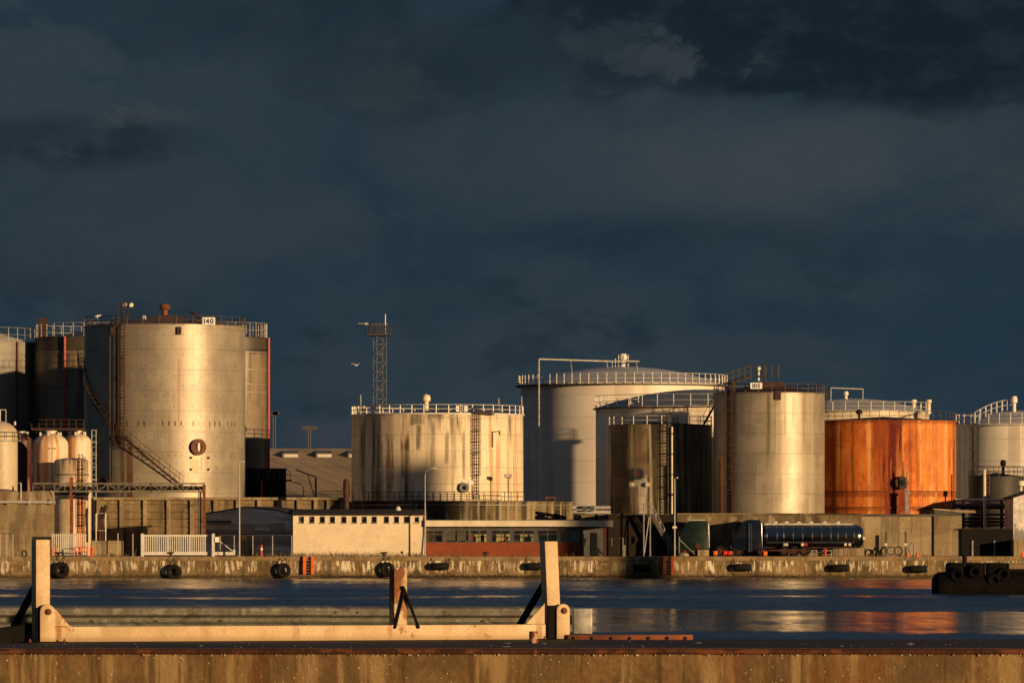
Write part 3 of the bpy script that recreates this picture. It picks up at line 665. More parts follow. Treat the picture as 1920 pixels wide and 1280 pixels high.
def silomat(nm,R,seed,heavy):
    a=[(-1.2,.30,-2,18,(.34,.06,.018),.95),(.85,.26,-2,18,(.48,.17,.03),.95),(-.45,.22,-2,18,(.52,.24,.07),.7),(.3,.14,-2,18,(.46,.19,.05),.7)] if heavy else [(-.75,.42,-2,18,(.46,.14,.02),.95),(-1.1,.2,-2,18,(.3,.08,.02),.8)]
    return weathered(nm,(.68,.60,.46),(.62,.54,.39),R=R,scale=.6,rough=.5,fineamt=.2,streaks=[((.50,.24,.08),1.6+seed*.2,.03,.55,.78,.8),((.36,.11,.03),2.3,.03,.64,.82,.75)],spots=a,bump=.15)
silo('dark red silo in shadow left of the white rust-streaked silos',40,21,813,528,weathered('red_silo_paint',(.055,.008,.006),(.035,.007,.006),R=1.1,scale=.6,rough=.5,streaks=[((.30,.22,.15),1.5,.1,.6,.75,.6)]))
r,_,_,_=silo('white silo with two orange rust streaks and a black double-arrow mark',95,33,812,522,silomat('silo_paint_streaked',1.7,1,True))
mb=MB(); Ym=522-1.72; 
mb.bar((X(93,Ym),Ym,Z(840.5,Ym)),(X(102,Ym),Ym-.02,Z(840.5,Ym)),.03,.04)
for s,p in ((-1,92),(1,103)): mb.rev((X(p,Ym),Ym,Z(840.5,Ym)),(0,-1,0),[(.07,-.06),(.07,.03),(.001,.03)],8)
mb.build('arrow_mark',M['ink'],r)
silo('white silo with one broad rust streak on its left side',145,26,812,526,silomat('silo_paint_plain',1.35,2,False))
MS=weathered('short_silo_paint',(.60,.52,.38),(.50,.42,.29),R=1.7,scale=.6,rough=.5,streaks=[((.40,.25,.12),2.2,.05,.55,.7,.6),((.08,.06,.04),2.5,.12,.5,.7,.85,(7.2,9))],spots=[(.75,.16,-1,11,(.36,.09,.025),.95),(1.25,.35,-1,7.5,(.50,.17,.035),.9),(1.5,.25,-1,11,(.44,.14,.03),.7)],bump=.2)
r,cx,R,zt=silo('short cream silo with flat lid and rusty ladder in front of the taller white silos',134,32,858,517,MS,neck=False,dome=.25)
TS=Tank(); TS.cx,TS.cy,TS.R,TS.pc,TS.pR,TS.Y,TS.root,TS.zt,TS.zb=cx,517,R,134,32,517,r,zt,GZ
ladder(TS,152,850,1030,'rust_dark',w=.42,cage=True,rail=.035,off=.2)
mb=MB(); mb.rev((cx,517,0),(0,0,1),[(R,zt-1.7),(R+.05,zt-1.68),(R+.05,zt-1.6),(R,zt-1.58)],48); mb.rev((cx,517,0),(0,0,1),[(R,Z(927,513)),(R+.08,Z(926,513)),(R+.08,Z(922,513)),(R,Z(921,513))],48); mb.build('band',M['dkgrey'],r)
# far left domed silo
r,cx,R,zt=silo('large cream silo with rounded top and black ring rail at the left edge',-2,35,789,518,weathered('silo_cream',(.52,.44,.30),(.46,.38,.26),R=1.8,scale=.5,rough=.5),dome=1.0,neck=False)
TS=Tank(); TS.cx,TS.cy,TS.R,TS.pc,TS.pR,TS.Y,TS.root,TS.zt,TS.zb=cx,518,R,-2,35,518,r,zt,GZ
railing(TS,.75,14,'rail_dark',off=.3,z=Z(825,518)); mb=MB(); mb.rev((cx,518,Z(826,518)),(0,0,1),[(R,-.05),(R+.35,-.05),(R+.35,.05),(R,.05)],32); mb.build('walkway',M['grey'],r)
mb=MB(); mb.path([(X(0,518),518,zt),(X(0,518),518,Z(768,518)),(X(11,518),518,Z(768,518)),(X(11,518),518,zt-.3)],.05,5); mb.build('hoop',M['rail'],r)
mb=MB(); mb.tube((X(28,517.5),517.5,Z(797,518)),(X(28,517.5),517.5,Z(790,518)),.1,8); mb.build('vent',M['cream'],r)
# gangway across the silo tops
g=thing('gangway','dark rusty gangway with thin rails across the tops of the white silos','gangway',(X(95,523),523,Z(806,523)))
mb=MB(); mb.bar((X(57,523),524.2,Z(804,523)),(X(158,523),524.2,Z(804,523)),1.0,.22); mb.build('deck',M['rust_dark'],g)
mb=MB()
for yy in (523.7,524.7):
    for i in range(8):
        q=Vector((X(57+i*14,523),yy,Z(804,523))); mb.tube(q,q+Vector((0,0,.95 if i>1 else .6)),.025,5)
    for h in (.5,.95): mb.tube((X(71,523),yy,Z(804,523)+h),(X(155,523),yy,Z(804,523)+h),.025,5)
mb.build('railing',M['rust_dark'],g)
mb=MB()
for pxx in (66,98,130,153): mb.tube((X(pxx,523),524.2,Z(804,523)),(X(pxx,523),524.2,Z(816,523)),.06,5)
mb.build('bracket',M['rust_dark'],g)
# =====================================================================  quay wall and everything on the far quay
M['quay']=weathered('quay_concrete',(.25,.175,.085),(.135,.09,.042),scale=.4,rough=.85,spec=.2,
  streaks=[((.06,.045,.024),.5,.15,.55,.8,.75),((.70,.62,.46),1.5,.30,.61,.72,.9,(.45,.9)),((.66,.58,.43),4.0,.5,.62,.74,.9,(.45,.85)),((.50,.42,.28),.35,.5,.62,.8,.4,(.4,.9)),((.05,.04,.02),2.0,.3,.62,.8,.7)],
  seams=(30,9,.8),zdark=[(.12,.40,(.018,.015,.009),.97),(2.3,1.35,(.15,.115,.062),.6)],bump=.35,fine=3)
M['quaycap']=weathered('quay_cap_concrete',(.30,.215,.115),(.22,.155,.08),scale=.5,rough=.85,spec=.2,streaks=[((.10,.08,.05),.9,.4,.55,.68,.6)],seams=(30,4.5,.8),bump=.4)
root=thing('quay_wall','stained concrete quay wall across the water below the tanks','quay wall',(0,500,0))
mb=MB(); mb.box(-600,600,500,500.59,-3,GZ-.37); mb.build('wall_face',M['quay'],root)
mb=MB(); mb.box(-600,600,499.88,502.5,GZ-.365,GZ+.02); mb.build('coping',M['quaycap'],root)
M['conc']=weathered('yard_concrete',(.27,.205,.115),(.20,.145,.08),scale=.35,rough=.85,spec=.2,streaks=[((.08,.065,.04),1.0,.12,.54,.70,.6),((.36,.31,.22),1.3,.12,.58,.72,.5)],seams=(1.3,40,.35),bump=.35)
M['conc_light']=weathered('pale_concrete',(.36,.285,.17),(.28,.215,.125),scale=.4,rough=.85,spec=.2,streaks=[((.10,.08,.05),1.2,.15,.56,.70,.6),((.20,.13,.07),2.0,.1,.6,.75,.5)],seams=(1.3,2.6,.3),bump=.35)
M['conc_warm']=weathered('panel_concrete',(.24,.175,.095),(.17,.122,.065),scale=.3,rough=.85,spec=.2,streaks=[((.05,.04,.028),.9,.1,.58,.8,.6),((.33,.28,.19),1.6,.1,.6,.8,.4)],seams=(.72,60,.9),bump=.4)
M['render']=weathered('white_render',(.74,.635,.45),(.68,.575,.40),scale=.5,rough=.85,spec=.2,streaks=[((.46,.37,.25),.7,1.0,.70,1.0,.4),((.34,.27,.18),2.5,1.2,.78,.95,.4)],zdark=[(.0,.5,(.16,.13,.08),.7)],bump=.12,fine=3,fineamt=.15)
M['brick']=weathered('red_brick',(.30,.065,.024),(.235,.05,.02),scale=.8,rough=.85,spec=.2,bricks=(.24,.075,(.20,.085,.045)),bump=.3)
M['brick_dark']=weathered('dark_brick',(.022,.016,.011),(.014,.011,.008),scale=.6,rough=.9,spec=.1,bricks=(.5,.2,(.04,.03,.02)),bump=.3)  # dark brick, its colour lowered further to hold the shade there
M['slate']=weathered('dark_felt_roof',(.035,.03,.024),(.055,.045,.034),scale=.7,rough=.9,spec=.2)
M['shade_render']=weathered('grey_render',(.78,.74,.70),(.55,.52,.48),scale=.55,rough=.9,spec=.2,streaks=[((.06,.055,.05),.9,.3,.52,.68,.7),((.30,.28,.25),1.1,.7,.6,.72,.5)],bump=.3,fine=2.5)
def wall_open(mb,x0,x1,y0,y1,z0,z1,ops):
    xs=sorted(set([x0,x1]+[o[0] for o in ops]+[o[1] for o in ops]))
    for a,b in zip(xs[:-1],xs[1:]):
        cz=z0
        for o in sorted([o for o in ops if o[0]<=a+1e-6 and o[1]>=b-1e-6],key=lambda q:q[2]):
            if o[2]>cz: mb.box(a,b,y0,y1,cz,o[2])
            cz=o[3]
        if cz<z1: mb.box(a,b,y0,y1,cz,z1)
# ---- raised yard the tanks stand on
mb=MB(); mb.box(X(1141,514),X(1800,514),514.2,620,GZ+.01,zr-.005); struct(mb,'raised_ground',M['asphalt'])
# ---- fenders, ladders and bollards of the quay
def tyre(px,row):
    root=thing('tyre_fender','',"fender",(X(px,499.4),499.45,Z(row,499.4)),'tyres hung along the quay wall'); c=(X(px,499.4),499.45,Z(row,499.4))
    mb=MB(); pr=[]
    for j in range(15):
        u=2*PI*j/14; pr.append((.54+.22*math.cos(u),.15*math.sin(u)))
    mb.rev(c,(0,1,0),pr,36)
    for i in range(36):
        u=2*PI*i/36; q=Vector((c[0]+.75*math.cos(u),c[1]-.08,c[2]+.75*math.sin(u))); mb.bar(q,q+Vector((0,.16,0)),.05,.05)
    mb.build('tyre',M['rubber'],root)
    mb=MB()
    for s in (-1,1): mb.tube((c[0]+s*.18,c[1],c[2]+.6),(c[0]+s*.3,499.75,GZ+.02),.045,5)
    mb.build('chain',M['chain'],root); return root
t0=tyre(115,1068)
t0['label']='tyre fender furthest left on the quay wall, beside the tall foreground post'
for px,row,lb in ((326,1071.5,'tyre fender on the quay wall below the white sliding gate'),(531.5,1068.5,'tyre fender on the quay wall just left of the left orange ladder'),(726,1067,'tyre fender partly hidden behind the top of the short middle foreground post')):
    c=copy_tree(t0); c.location=(X(px,499.4),499.45,Z(row,499.4)); c['label']=lb; k=random.uniform(.9,1.08); c.scale=(k,1,k); c.rotation_euler=(0,random.uniform(-.25,.25),random.uniform(-.12,.12))
def roller(px,row):
    c=Vector((X(px,499.5),499.5,Z(row,499.5))); root=thing('roller_fender','','fender',c,'rubber roller fenders on the quay wall')
    mb=MB(); mb.rev(c-Vector((.75,0,0)),(1,0,0),[(.12,0),(.30,.0),(.34,.06),(.34,1.44),(.30,1.5),(.12,1.5),(.001,1.42)],20); mb.build('roller',M['rubber'],root)
    mb=MB()
    for s in (-1,1): mb.path([c+Vector((s*.78,.1,0)),Vector((c.x+s*.85,499.84,GZ-.1))],.035,5); mb.path([c+Vector((s*.78,.1,0)),Vector((c.x+s*.8,499.9,.4))],.03,5)
    mb.build('chain',M['chain'],root); return root
r0=roller(826,1061); r0['label']='black roller fender on the quay wall below the red brick front'
for px,row,lb in ((1004,1061,'black roller fender mostly hidden behind the tall leaning foreground post'),(1203,1063.5,'black roller fender on a dark patch of quay just left of the right orange ladder'),(1393,1063,'black roller fender below the dark cab of the silver tanker'),(1576,1064,'black roller fender below the rear end of the silver tanker'),(1723,1066,'black roller fender on the quay wall nearest to the dark mooring pontoon')):
    c=copy_tree(r0); c.location=(X(px,499.5),499.5,Z(row,499.5)); c['label']=lb
def qladder(px):
    x=X(px,499.8); root=thing('quay_ladder','','ladder',(x,499.75,.35),'orange ladders of the quay'); mb=MB()
    for s in (-1,1): mb.box(x+s*.38-.13,x+s*.38+.13,499.55,499.86,.36,GZ+.03)
    mb.build('stile',M['orange'],root); mb=MB()
    for i in range(6): mb.tube((x-.25,499.7,.5+i*.28),(x+.25,499.7,.5+i*.28),.03,6)
    mb.build('rung',M['grey'],root); return root
q0=qladder(578.5); q0['label']='orange quay ladder below the white building with small windows'
c=copy_tree(q0); c.location=(X(1253,499.8),499.75,.35); c['label']='orange quay ladder below the slim lamp post near the green lorry'
def bollard(px):
    x=X(px,501); root=thing('bollard','','bollard',(x,501,GZ+.02),'rusty bollards on the quay edge'); mb=MB()
    mb.rev((x,501,0),(0,0,1),[(.25,GZ+.02),(.25,GZ+.06),(.15,GZ+.1),(.14,GZ+.3),(.2,GZ+.36),(.2,GZ+.42),(.001,GZ+.46)],14); mb.build('post',M['rust_dark'],root)
    mb=MB(); mb.tube((x-.36,501,GZ+.33),(x+.3,501,GZ+.38),.085,8); mb.build('horn',M['rust_dark'],root); return root
b0=bollard(320); b0['label']='rusty bollard in front of the white sliding gate'
for px,lb in ((109,'rusty bollard right of the tall left foreground post, by orange hoops'),(525,'rusty bollard left of the left orange quay ladder'),(720,'rusty bollard in front of the right end of the white building'),(911,'rusty bollard in front of the red brick front'),(1478,'rusty bollard in front of the silver tanker')):
    c=copy_tree(b0); c.location=(X(px,501),501,GZ+.02); c['label']=lb
# ---- lamp posts
def lamp(px,top,base_row,Y,label,mat='grey',arm=None,name='lamp_post',r=.085,head=(.5,.16,.1),z0=None):
    x=X(px,Y); z0=Z(base_row,Y) if z0 is None else z0; zt=Z(top,Y); root=thing(name,label,'lamp post',(x,Y,z0)); mb=MB()
    mb.tube((x,Y,z0),(x,Y,zt-(.6 if arm else 0)),r,8,r*.65)
    hx=x+.25
    if arm:
        a=arm; pts=[Vector((x,Y,zt-.6)),Vector((x+.08*a,Y,zt-.3)),Vector((x+.3*a,Y,zt-.1)),Vector((x+.6*a,Y,zt))]; mb.path(pts,r*.6,6); hx=x+.85*a
    mb.build('pole',M[mat],root); mb=MB(); mb.box(hx-head[0]/2,hx+head[0]/2,Y-head[1]/2,Y+head[1]/2,zt-.03,zt+head[2]); mb.build('lamp_head',M['rail'],root,bevel=.02); return root
lamp(449,866,1043,502,'slim straight lamp post in front of the grey shaded building','grey',r=.08)
lamp(797,878,1042,503.5,'curved-arm lamp post between the white building and the red brick front','grey',arm=1,r=.07)
r=lamp(1265,896,1045,501.5,'slim pole with a small box halfway up, left of the green lorry','grey',r=.08,head=(.16,.12,.1))
mb=MB(); mb.box(X(1261,501.5),X(1269,501.5),501.3,501.7,Z(990,501.5),Z(986,501.5)); mb.build('box',M['cream'],r)
# ---- left concrete block building
root=thing('concrete_building','plain concrete block building at left with a pale pipe along its top','building',(X(40,506),506,GZ))
mb=MB(); mb.box(-70,X(97.5,506),506,508.6,GZ,Z(921,506)); mb.build('wall',M['conc'],root)
mb=MB(); mb.tube((-60,505.7,Z(939,505.7)),(X(101,505.7),505.7,Z(941,505.7)),.14,10); mb.rev((X(101,505.7),505.7,Z(941,505.7)),(1,0,0),[(.2,0),(.2,.12),(.001,.14)],12)
for pxx in (15,55,95): mb.box(X(pxx,505.8)-.05,X(pxx,505.8)+.05,505.6,505.99,Z(945,505.8),Z(936,505.8))
mb.build('pipe',M['rail'],root)
mb=MB(); mb.path([(X(99,505.8),505.9,Z(941,505.8)),(X(102,505.8),505.9,Z(930,505.8)),(X(95,505.8),505.9,Z(920,505.8))],.05,6); mb.path([(X(39,505.8),505.9,Z(938,505.8)),(X(39,505.8),505.9,Z(905,505.8)),(X(35,505.8),505.9,Z(905,505.8))],.035,5); mb.build('bracket_pipe',M['rail'],root)
# ---- panel wall behind, with pilasters
Yw=528.; zw=Z(932,Yw)
root=thing('panel_wall','long ribbed concrete panel wall with pilasters in front of the tallest tank','wall',(X(400,Yw),Yw,GZ))
mb=MB(); mb.box(X(176,Yw),X(645,Yw),Yw,Yw+.3,GZ,zw-.25)
x=176
mb.build('panels',M['conc_warm'],root)
mb=MB()
for r in range(955,1040,9):
    mb.box(X(178,Yw),X(645,Yw),Yw-.06,Yw-.002,Z(r+5.5,Yw),Z(r,Yw))
mb.build('plank_courses',M['conc_warm'],root)
mb=MB()
for pxx in (185,228,272,316,360,404,446,486,524,560,592,616,640):
    mb.box(X(pxx,Yw)-.18,X(pxx,Yw)+.2,Yw-.27,Yw-.07,GZ,zw-.26)
mb.build('pilaster',M['conc_light'],root)
mb=MB(); mb.box(X(176,Yw),X(645,Yw),Yw-.45,Yw+.4,zw-.25,zw); mb.build('coping',M['conc_light'],root)
# ---- pipe bridge
Yb=511.; root=thing('pipe_bridge','long steel truss bridge carrying dark pipes above the concrete panel wall','pipe bridge',(X(240,Yb),Yb,GZ))
za,zb_=Z(906,Yb),Z(921,Yb); mb=MB()
for yy in (Yb,Yb+1.2):
    for zz in (za,zb_): mb.bar((X(62,Yb),yy,zz),(X(383,Yb),yy,zz),.12,.13)
n=16; xs=[X(62+i*(383-62)/n,Yb) for i in range(n+1)]
for i in range(n+1): mb.bar((xs[i],Yb,za),(xs[i],Yb,zb_),.08,.08)
for i in range(2,n):
    if i%2: mb.bar((xs[i],Yb,za),(xs[i+1],Yb,zb_),.07,.07)
    else: mb.bar((xs[i],Yb,zb_),(xs[i+1],Yb,za),.07,.07)
for i in range(n+1): mb.bar((xs[i],Yb,zb_),(xs[i],Yb+1.2,zb_),.08,.08)
mb.build('truss',plain('bridge_paint',(.15,.135,.105),.6,.1,.3,2,rust=((.10,.04,.015),.6)),root)
mb=MB()
for yy,zz,r in ((.35,.35,.10),(.75,.40,.14),(1.0,.2,.08)): mb.tube((X(62,Yb),Yb+yy,zb_+zz),(X(383,Yb),Yb+yy,zb_+zz),r,8)
mb.build('pipe',M['rail_dark'],root)
for pxx,m_,rt in ((133,'rust',894),(382,'rust',908)):
    mb=MB(); mb.box(X(pxx,Yb)-.1,X(pxx,Yb)+.1,Yb-.22,Yb-.07,GZ,Z(rt,Yb)); mb.box(X(pxx,Yb)-.1,X(pxx,Yb)+.1,Yb+1.3,Yb+1.45,GZ,Z(rt,Yb)); mb.build('post',M[m_],root)
mb=MB(); mb.path([(X(376,Yb),Yb+.3,Z(922,Yb)),(X(376,Yb),Yb+.3,GZ)],.08,6); mb.path([(X(372,Yb),Yb+.75,Z(917,Yb)),(X(372,Yb),Yb+.75,GZ)],.06,6); mb.build('downpipe',M['dkgrey'],root)
# ---- tall ladder right of silos and duct frame
root=thing('access_ladder','tall pale ladder with hoops standing right of the white silos','ladder',(X(176,529),529,GZ)); mb=MB()
for pxx in (172,180): mb.tube((X(pxx,529),529,GZ),(X(pxx,529),529,Z(806,529)),.045,6)
z=GZ+.3
while z<Z(808,529): mb.tube((X(172,529),529,z),(X(180,529),529,z),.025,5); z+=.55
for r in range(806,1000,23): mb.bar((X(172,529),529,Z(r,529)),(X(182,529),529,Z(r,529)),.05,.06)
mb.build('ladder_frame',M['rail'],root)
root=thing('exhaust_duct','pair of slanted rusty ducts in a thin frame beside the short silo','duct',(X(191,515),515,GZ)); mb=MB()
for p0,p1,p2 in (((187,1012),(187,968),(193,950)),((193,1012),(191,972),(200,947))):
    mb.path([(X(p0[0],515),515,Z(p0[1],515)),(X(p1[0],515),515,Z(p1[1],515)),(X(p2[0],515),514.6,Z(p2[1],515))],.17,10)
mb.build('duct',M['rust_dark'],root); mb=MB()
for pxx in (180,198): mb.tube((X(pxx,514.7),514.7,GZ),(X(pxx,514.7),514.7,Z(962,514.7)),.045,5)
for r in (962,994): mb.tube((X(180,514.7),514.7,Z(r,514.7)),(X(198,514.7),514.7,Z(r,514.7)),.04,5)
mb.build('frame',M['rail'],root)
# ---- small walls, fences, gate, barriers
root=thing('low_wall','low concrete wall between the white picket fence and the gate','wall',(X(201,504.6),504.6,GZ)); mb=MB()
mb.box(X(172,504.6),X(231,504.6),504.6,504.9,GZ,Z(1013,504.6)); mb.build('wall',M['conc_light'],root)
root=thing('picket_fence','white bar fence in front of the short cream silo','fence',(X(130,504),504,GZ)); mb=MB()
for i in range(17): x=X(98+i*3.9,504); mb.box(x-.045,x+.045,503.97,504.03,GZ+.12,Z(1000,504))
mb.build('bars',M['white'],root); mb=MB()
for r in (1003,1037): mb.box(X(97,504),X(162,504),504.04,504.1,Z(r+1,504),Z(r-1,504))
mb.build('rail',M['white'],root)
def hoop(px0,px1,top,label,mid=True):
    Yh=502.8; x0,x1=X(px0,Yh),X(px1,Yh); zt=Z(top,Yh); root=thing('hoop_barrier',label,'barrier',((x0+x1)/2,Yh,GZ),'orange hoop barriers on the quay'); mb=MB()
    mb.path([(x0,Yh,GZ),(x0,Yh,zt-.15),(x0+.12,Yh,zt),(x1-.12,Yh,zt),(x1,Yh,zt-.15),(x1,Yh,GZ)],.055,7); mb.build('hoop',M['orange'],root)
    if mid: mb=MB(); mb.tube((x0,Yh,GZ+.45),(x1,Yh,GZ+.45),.05,6); mb.build('crossbar',M['orange'],root)
hoop(99,107,1023,'narrow orange hoop barrier at the left end of the white picket fence')
hoop(138.5,164,1025,'wide orange hoop barrier in front of the white picket fence')
hoop(169.5,173,1023,'slim orange hoop barrier right of the picket fence, before the low wall',False)
root=thing('sliding_gate','white sliding bar gate with solid bottom beam and tail frame','gate',(X(335,503.6),503.6,GZ)); Yg=503.6; mb=MB()
for i in range(30): x=X(274+i*4.1,Yg); mb.box(x-.05,x+.05,Yg-.03,Yg+.03,Z(1034,Yg),Z(1004,Yg))
mb.build('bars',M['white'],root); mb=MB()
mb.box(X(271,Yg),X(396,Yg),Yg-.06,Yg+.06,Z(1005,Yg),Z(1002,Yg)); mb.box(X(271,Yg),X(441,Yg),Yg-.08,Yg+.08,Z(1040,Yg),Z(1034,Yg))
mb.box(X(270,Yg)-.1,X(270,Yg)+.06,Yg-.07,Yg+.07,Z(1040,Yg),Z(1002,Yg))
for pxx in (315,356): mb.box(X(pxx,Yg)-.07,X(pxx,Yg)+.07,Yg-.05,Yg+.05,Z(1034,Yg),Z(1005,Yg))
mb.bar((X(412,Yg),Yg,Z(1014,Yg)),(X(438,Yg),Yg,Z(1034,Yg)),.07,.07); mb.box(X(437,Yg),X(441,Yg),Yg-.09,Yg+.09,Z(1039.5,Yg),Z(1030,Yg)); mb.build('frame',M['white'],root)
for pxx,lb in ((267,'white gate post at the left end of the sliding gate'),(400,'white gate post at the right end of the sliding gate')):
    rt=thing('gate_post',lb,'post',(X(pxx,503.2),503.2,GZ),'posts of the sliding gate'); mb=MB(); x=X(pxx,503.2); mb.box(x-.13,x+.13,503.05,503.3,GZ,Z(1000,503.2)); mb.build('post',M['white'],rt)
    mb=MB(); mb.box(x-.16,x+.16,503.02,503.33,Z(1000,503.2),Z(999,503.2)); mb.build('cap',M['dkgrey'],rt)
rt=thing('notice_sign','small blank white notice on a thin post right of the gate','sign',(X(409,503),503,GZ)); mb=MB(); mb.tube((X(409,503),503.05,GZ),(X(409,503),503.05,Z(1008,503)),.035,6); mb.build('post',M['dkgrey'],rt)
mb=MB(); mb.box(X(403,503),X(411,503),502.95,503,Z(1016,503),Z(1006,503)); mb.build('board',M['sign'],rt)
def meshfence(pts,Yf,top,label,mat='rail',name='wire_fence',wires=9):
    x0,x1=X(pts[0],Yf),X(pts[-1],Yf); zt=Z(top,Yf); root=thing(name,label,'fence',((x0+x1)/2,Yf,GZ)); mb=MB()
    for p in pts: mb.tube((X(p,Yf),Yf,GZ),(X(p,Yf),Yf,zt),.04,6)
    mb.build('post',M[mat],root); mb=MB(); mb.tube((x0,Yf,zt),(x1,Yf,zt),.035,6)
    for i in range(1,wires): z=GZ+(zt-GZ)*i/wires; mb.tube((x0,Yf,z),(x1,Yf,z),.008,4)
    k=int((x1-x0)/.35)
    for i in range(1,k): x=x0+(x1-x0)*i/k; mb.tube((x,Yf,GZ),(x,Yf,zt),.006,4)
    mb.build('mesh',M['dkgrey'],root)
meshfence([413,439,474,511,547],504.6,1003.5,'wire mesh fence with thin posts in front of the grey shaded building')
meshfence([0,12,24],504.2,1000,'thin wire fence at the left edge before the concrete block building',wires=4)
rt=thing('fence_post','lone thin post before the low wall, right of picket fence','post',(X(221,503.5),503.5,GZ)); mb=MB(); mb.tube((X(221,503.5),503.5,GZ),(X(221,503.5),503.5,Z(1000,503.5)),.05,6); mb.tube((X(221,503.5),503.5,Z(1000,503.5)),(X(221,503.5),503.5,Z(999,503.5)),.07,6); mb.build('post',M['rail'],rt)
rt=thing('fence_post','braced thin post just left of the sliding gate','post',(X(249,503.5),503.5,GZ)); mb=MB(); mb.tube((X(249,503.5),503.5,GZ),(X(249,503.5),503.5,Z(1000,503.5)),.045,6); mb.build('post',M['rail'],rt); mb=MB(); mb.tube((X(250,503.5),503.5,GZ),(X(266,503.5),503.5,Z(1006,503.5)),.035,5); mb.build('brace',M['rail_dark'],rt)
rt=thing('hydrant_post','slim red post with white band before the shaded building','hydrant',(X(490,503.5),503.5,GZ)); mb=MB(); mb.rev((X(490,503.5),503.5,0),(0,0,1),[(.13,GZ),(.12,Z(1024,503.5)),(.08,Z(1021,503.5)),(.001,Z(1020,503.5))],10); mb.build('post',M['red'],rt); mb=MB(); mb.rev((X(490,503.5),503.5,0),(0,0,1),[(.128,Z(1031,503.5)),(.135,Z(1030.5,503.5)),(.135,Z(1027,503.5)),(.125,Z(1026.5,503.5))],10); mb.build('band',M['white'],rt)
# ---- grey gabled building, its wall turned away from the sun
A=Vector((X(548,506.6),506.6,0)); B=Vector((X(384,517.2),517.2,0)); d=(B-A); nb=Vector((-d.y,d.x,0)).normalized()
if nb.y<0: nb=-nb
back=nb*3.2
root=thing('gabled_building','grey rendered building with low gable and lean-to, all in shade, behind the wire fence','building',(B.x,B.y,GZ))
def gp(px,row):
    u=(px-548)/(384-548); # solve for point on the wall line seen at px
    k=(px-960)/F; den=(d.x-k*d.y); s=(k*A.y-A.x)/den; p=A+d*s; return Vector((p.x,p.y,Z(row,p.y)))
P=[gp(547,1045),gp(547,966),gp(520,957),gp(458,951.5),gp(385,964),gp(385,1045)]
mb=MB(); mb.prism(P,back); mb.build('wall',M['shade_render'],root)
nf=-nb*.25
mb=MB(); mb.prism([gp(549,964),gp(520,954.5),gp(458,949),gp(383,961.5),gp(383,964),gp(458,951.8),gp(520,957),gp(549,966.5)],back+nb*.3-nf*0); mb.build('roof',M['slate'],root)
mb=MB(); mb.prism([gp(434,976)+nf*3,gp(434,979)+nf*3,gp(386,979)+nf*3,gp(386,976)+nf*3],-nf*2.9); mb.build('canopy',M['slate'],root)
def inset(p0,p1,r0,r1,mat,nm,off=.04,par=None):
    mb=MB(); mb.prism([gp(p0,r0)-nb*off,gp(p1,r0)-nb*off,gp(p1,r1)-nb*off,gp(p0,r1)-nb*off],nb*(off-.003)); return mb.build(nm,M[mat],par or root)
dr=inset(453,477,1000,1041,'dkgrey','door'); inset(455,464,1004,1012,'glass','window',.08,dr); inset(452,478,981,1000,'grey','panel'); inset(507,534,980,995,'grey','panel')
# ---- white building with twelve small windows
Yq=505.; x0,x1=X(549.5,Yq),X(796.5,Yq); zt=Z(966,Yq)
root=thing('white_building','long white rendered building with a row of twelve small square windows','building',((x0+x1)/2,Yq,GZ))
wp=[565,584.5,604,623,644.5,664,682.7,701.4,724.3,743.2,762,780.8]; ops=[(X(p-5,Yq),X(p+5,Yq),Z(980,Yq),Z(967.6,Yq)) for p in wp]
mb=MB(); wall_open(mb,x0,x1,Yq,Yq+.35,GZ,zt,ops); mb.box(x0,x0+.3,Yq+.352,Yq+7,GZ,zt-.002); mb.box(x1-.3,x1,Yq+.352,Yq+7,GZ,zt-.002); mb.box(x0+.301,x1-.301,Yq+6.7,Yq+7,GZ,zt-.002); wl=mb.build('wall',M['render'],root)
for i,(a,b,c_,dd) in enumerate(ops):
    mb=MB(); f=.07
    mb.box(a+.004,b-.004,Yq+.1,Yq+.2,c_+.004,c_+f); mb.box(a+.004,b-.004,Yq+.1,Yq+.2,dd-f,dd-.004); mb.box(a+.004,a+f,Yq+.1,Yq+.2,c_+f,dd-f); mb.box(b-f,b-.004,Yq+.1,Yq+.2,c_+f,dd-f); wdw=mb.build('window',M['white'] if i==11 else M['dkgrey'],root)
    mb=MB(); mb.box(a+f,b-f,Yq+.14,Yq+.16,c_+f,dd-f); mb.build('pane',M['glass'],wdw)
    mb=MB(); mb.box(a-.04,b+.04,Yq-.07,Yq+.099,c_-.06,c_+.003); mb.build('sill',M['conc_light'],wdw)
    mb=MB(); zz=c_+f+(dd-c_)*random.choice((0,0,.25,.5,.7)); mb.box(a+.01,b-.01,Yq+.30,Yq+.32,zz,dd-.01)
    if zz>c_+f+.01: mb.build('blind',M['grey'],wdw)
mb=MB(); mb.prism([(x0-.1,Yq-.12,zt+.0),(x0-.1,Yq-.12,zt+.09),(x0-.1,Yq+3.6,zt+.62),(x0-.1,Yq+7.1,zt+.09),(x0-.1,Yq+7.1,zt+.0)],(x1-x0+.2,0,0)); mb.build('roof',M['slate'],root)
mb=MB(); mb.rev((X(746,507),508,0),(0,0,1),[(.3,zt+.3),(.28,zt+.6),(.15,zt+.85),(.001,zt+.9)],14); mb.build('roof_vent',M['white'],root)
mb=MB(); mb.tube((X(779,507),508,zt+.3),(X(779,507),508,zt+1.0),.08,8); mb.tube((X(779,507),508,zt+1.0),(X(779,507),508,zt+1.1),.13,8); mb.build('flue',M['black'],root)
mb=MB(); mb.path([(X(795.3,Yq),Yq-.08,zt-.05),(X(795.3,Yq),Yq-.08,Z(1000,Yq)),(X(792.5,Yq),Yq-.08,Z(1035,Yq)),(X(792.5,Yq),Yq-.08,GZ+.05)],.05,6); mb.build('downpipe',M['grey'],root)
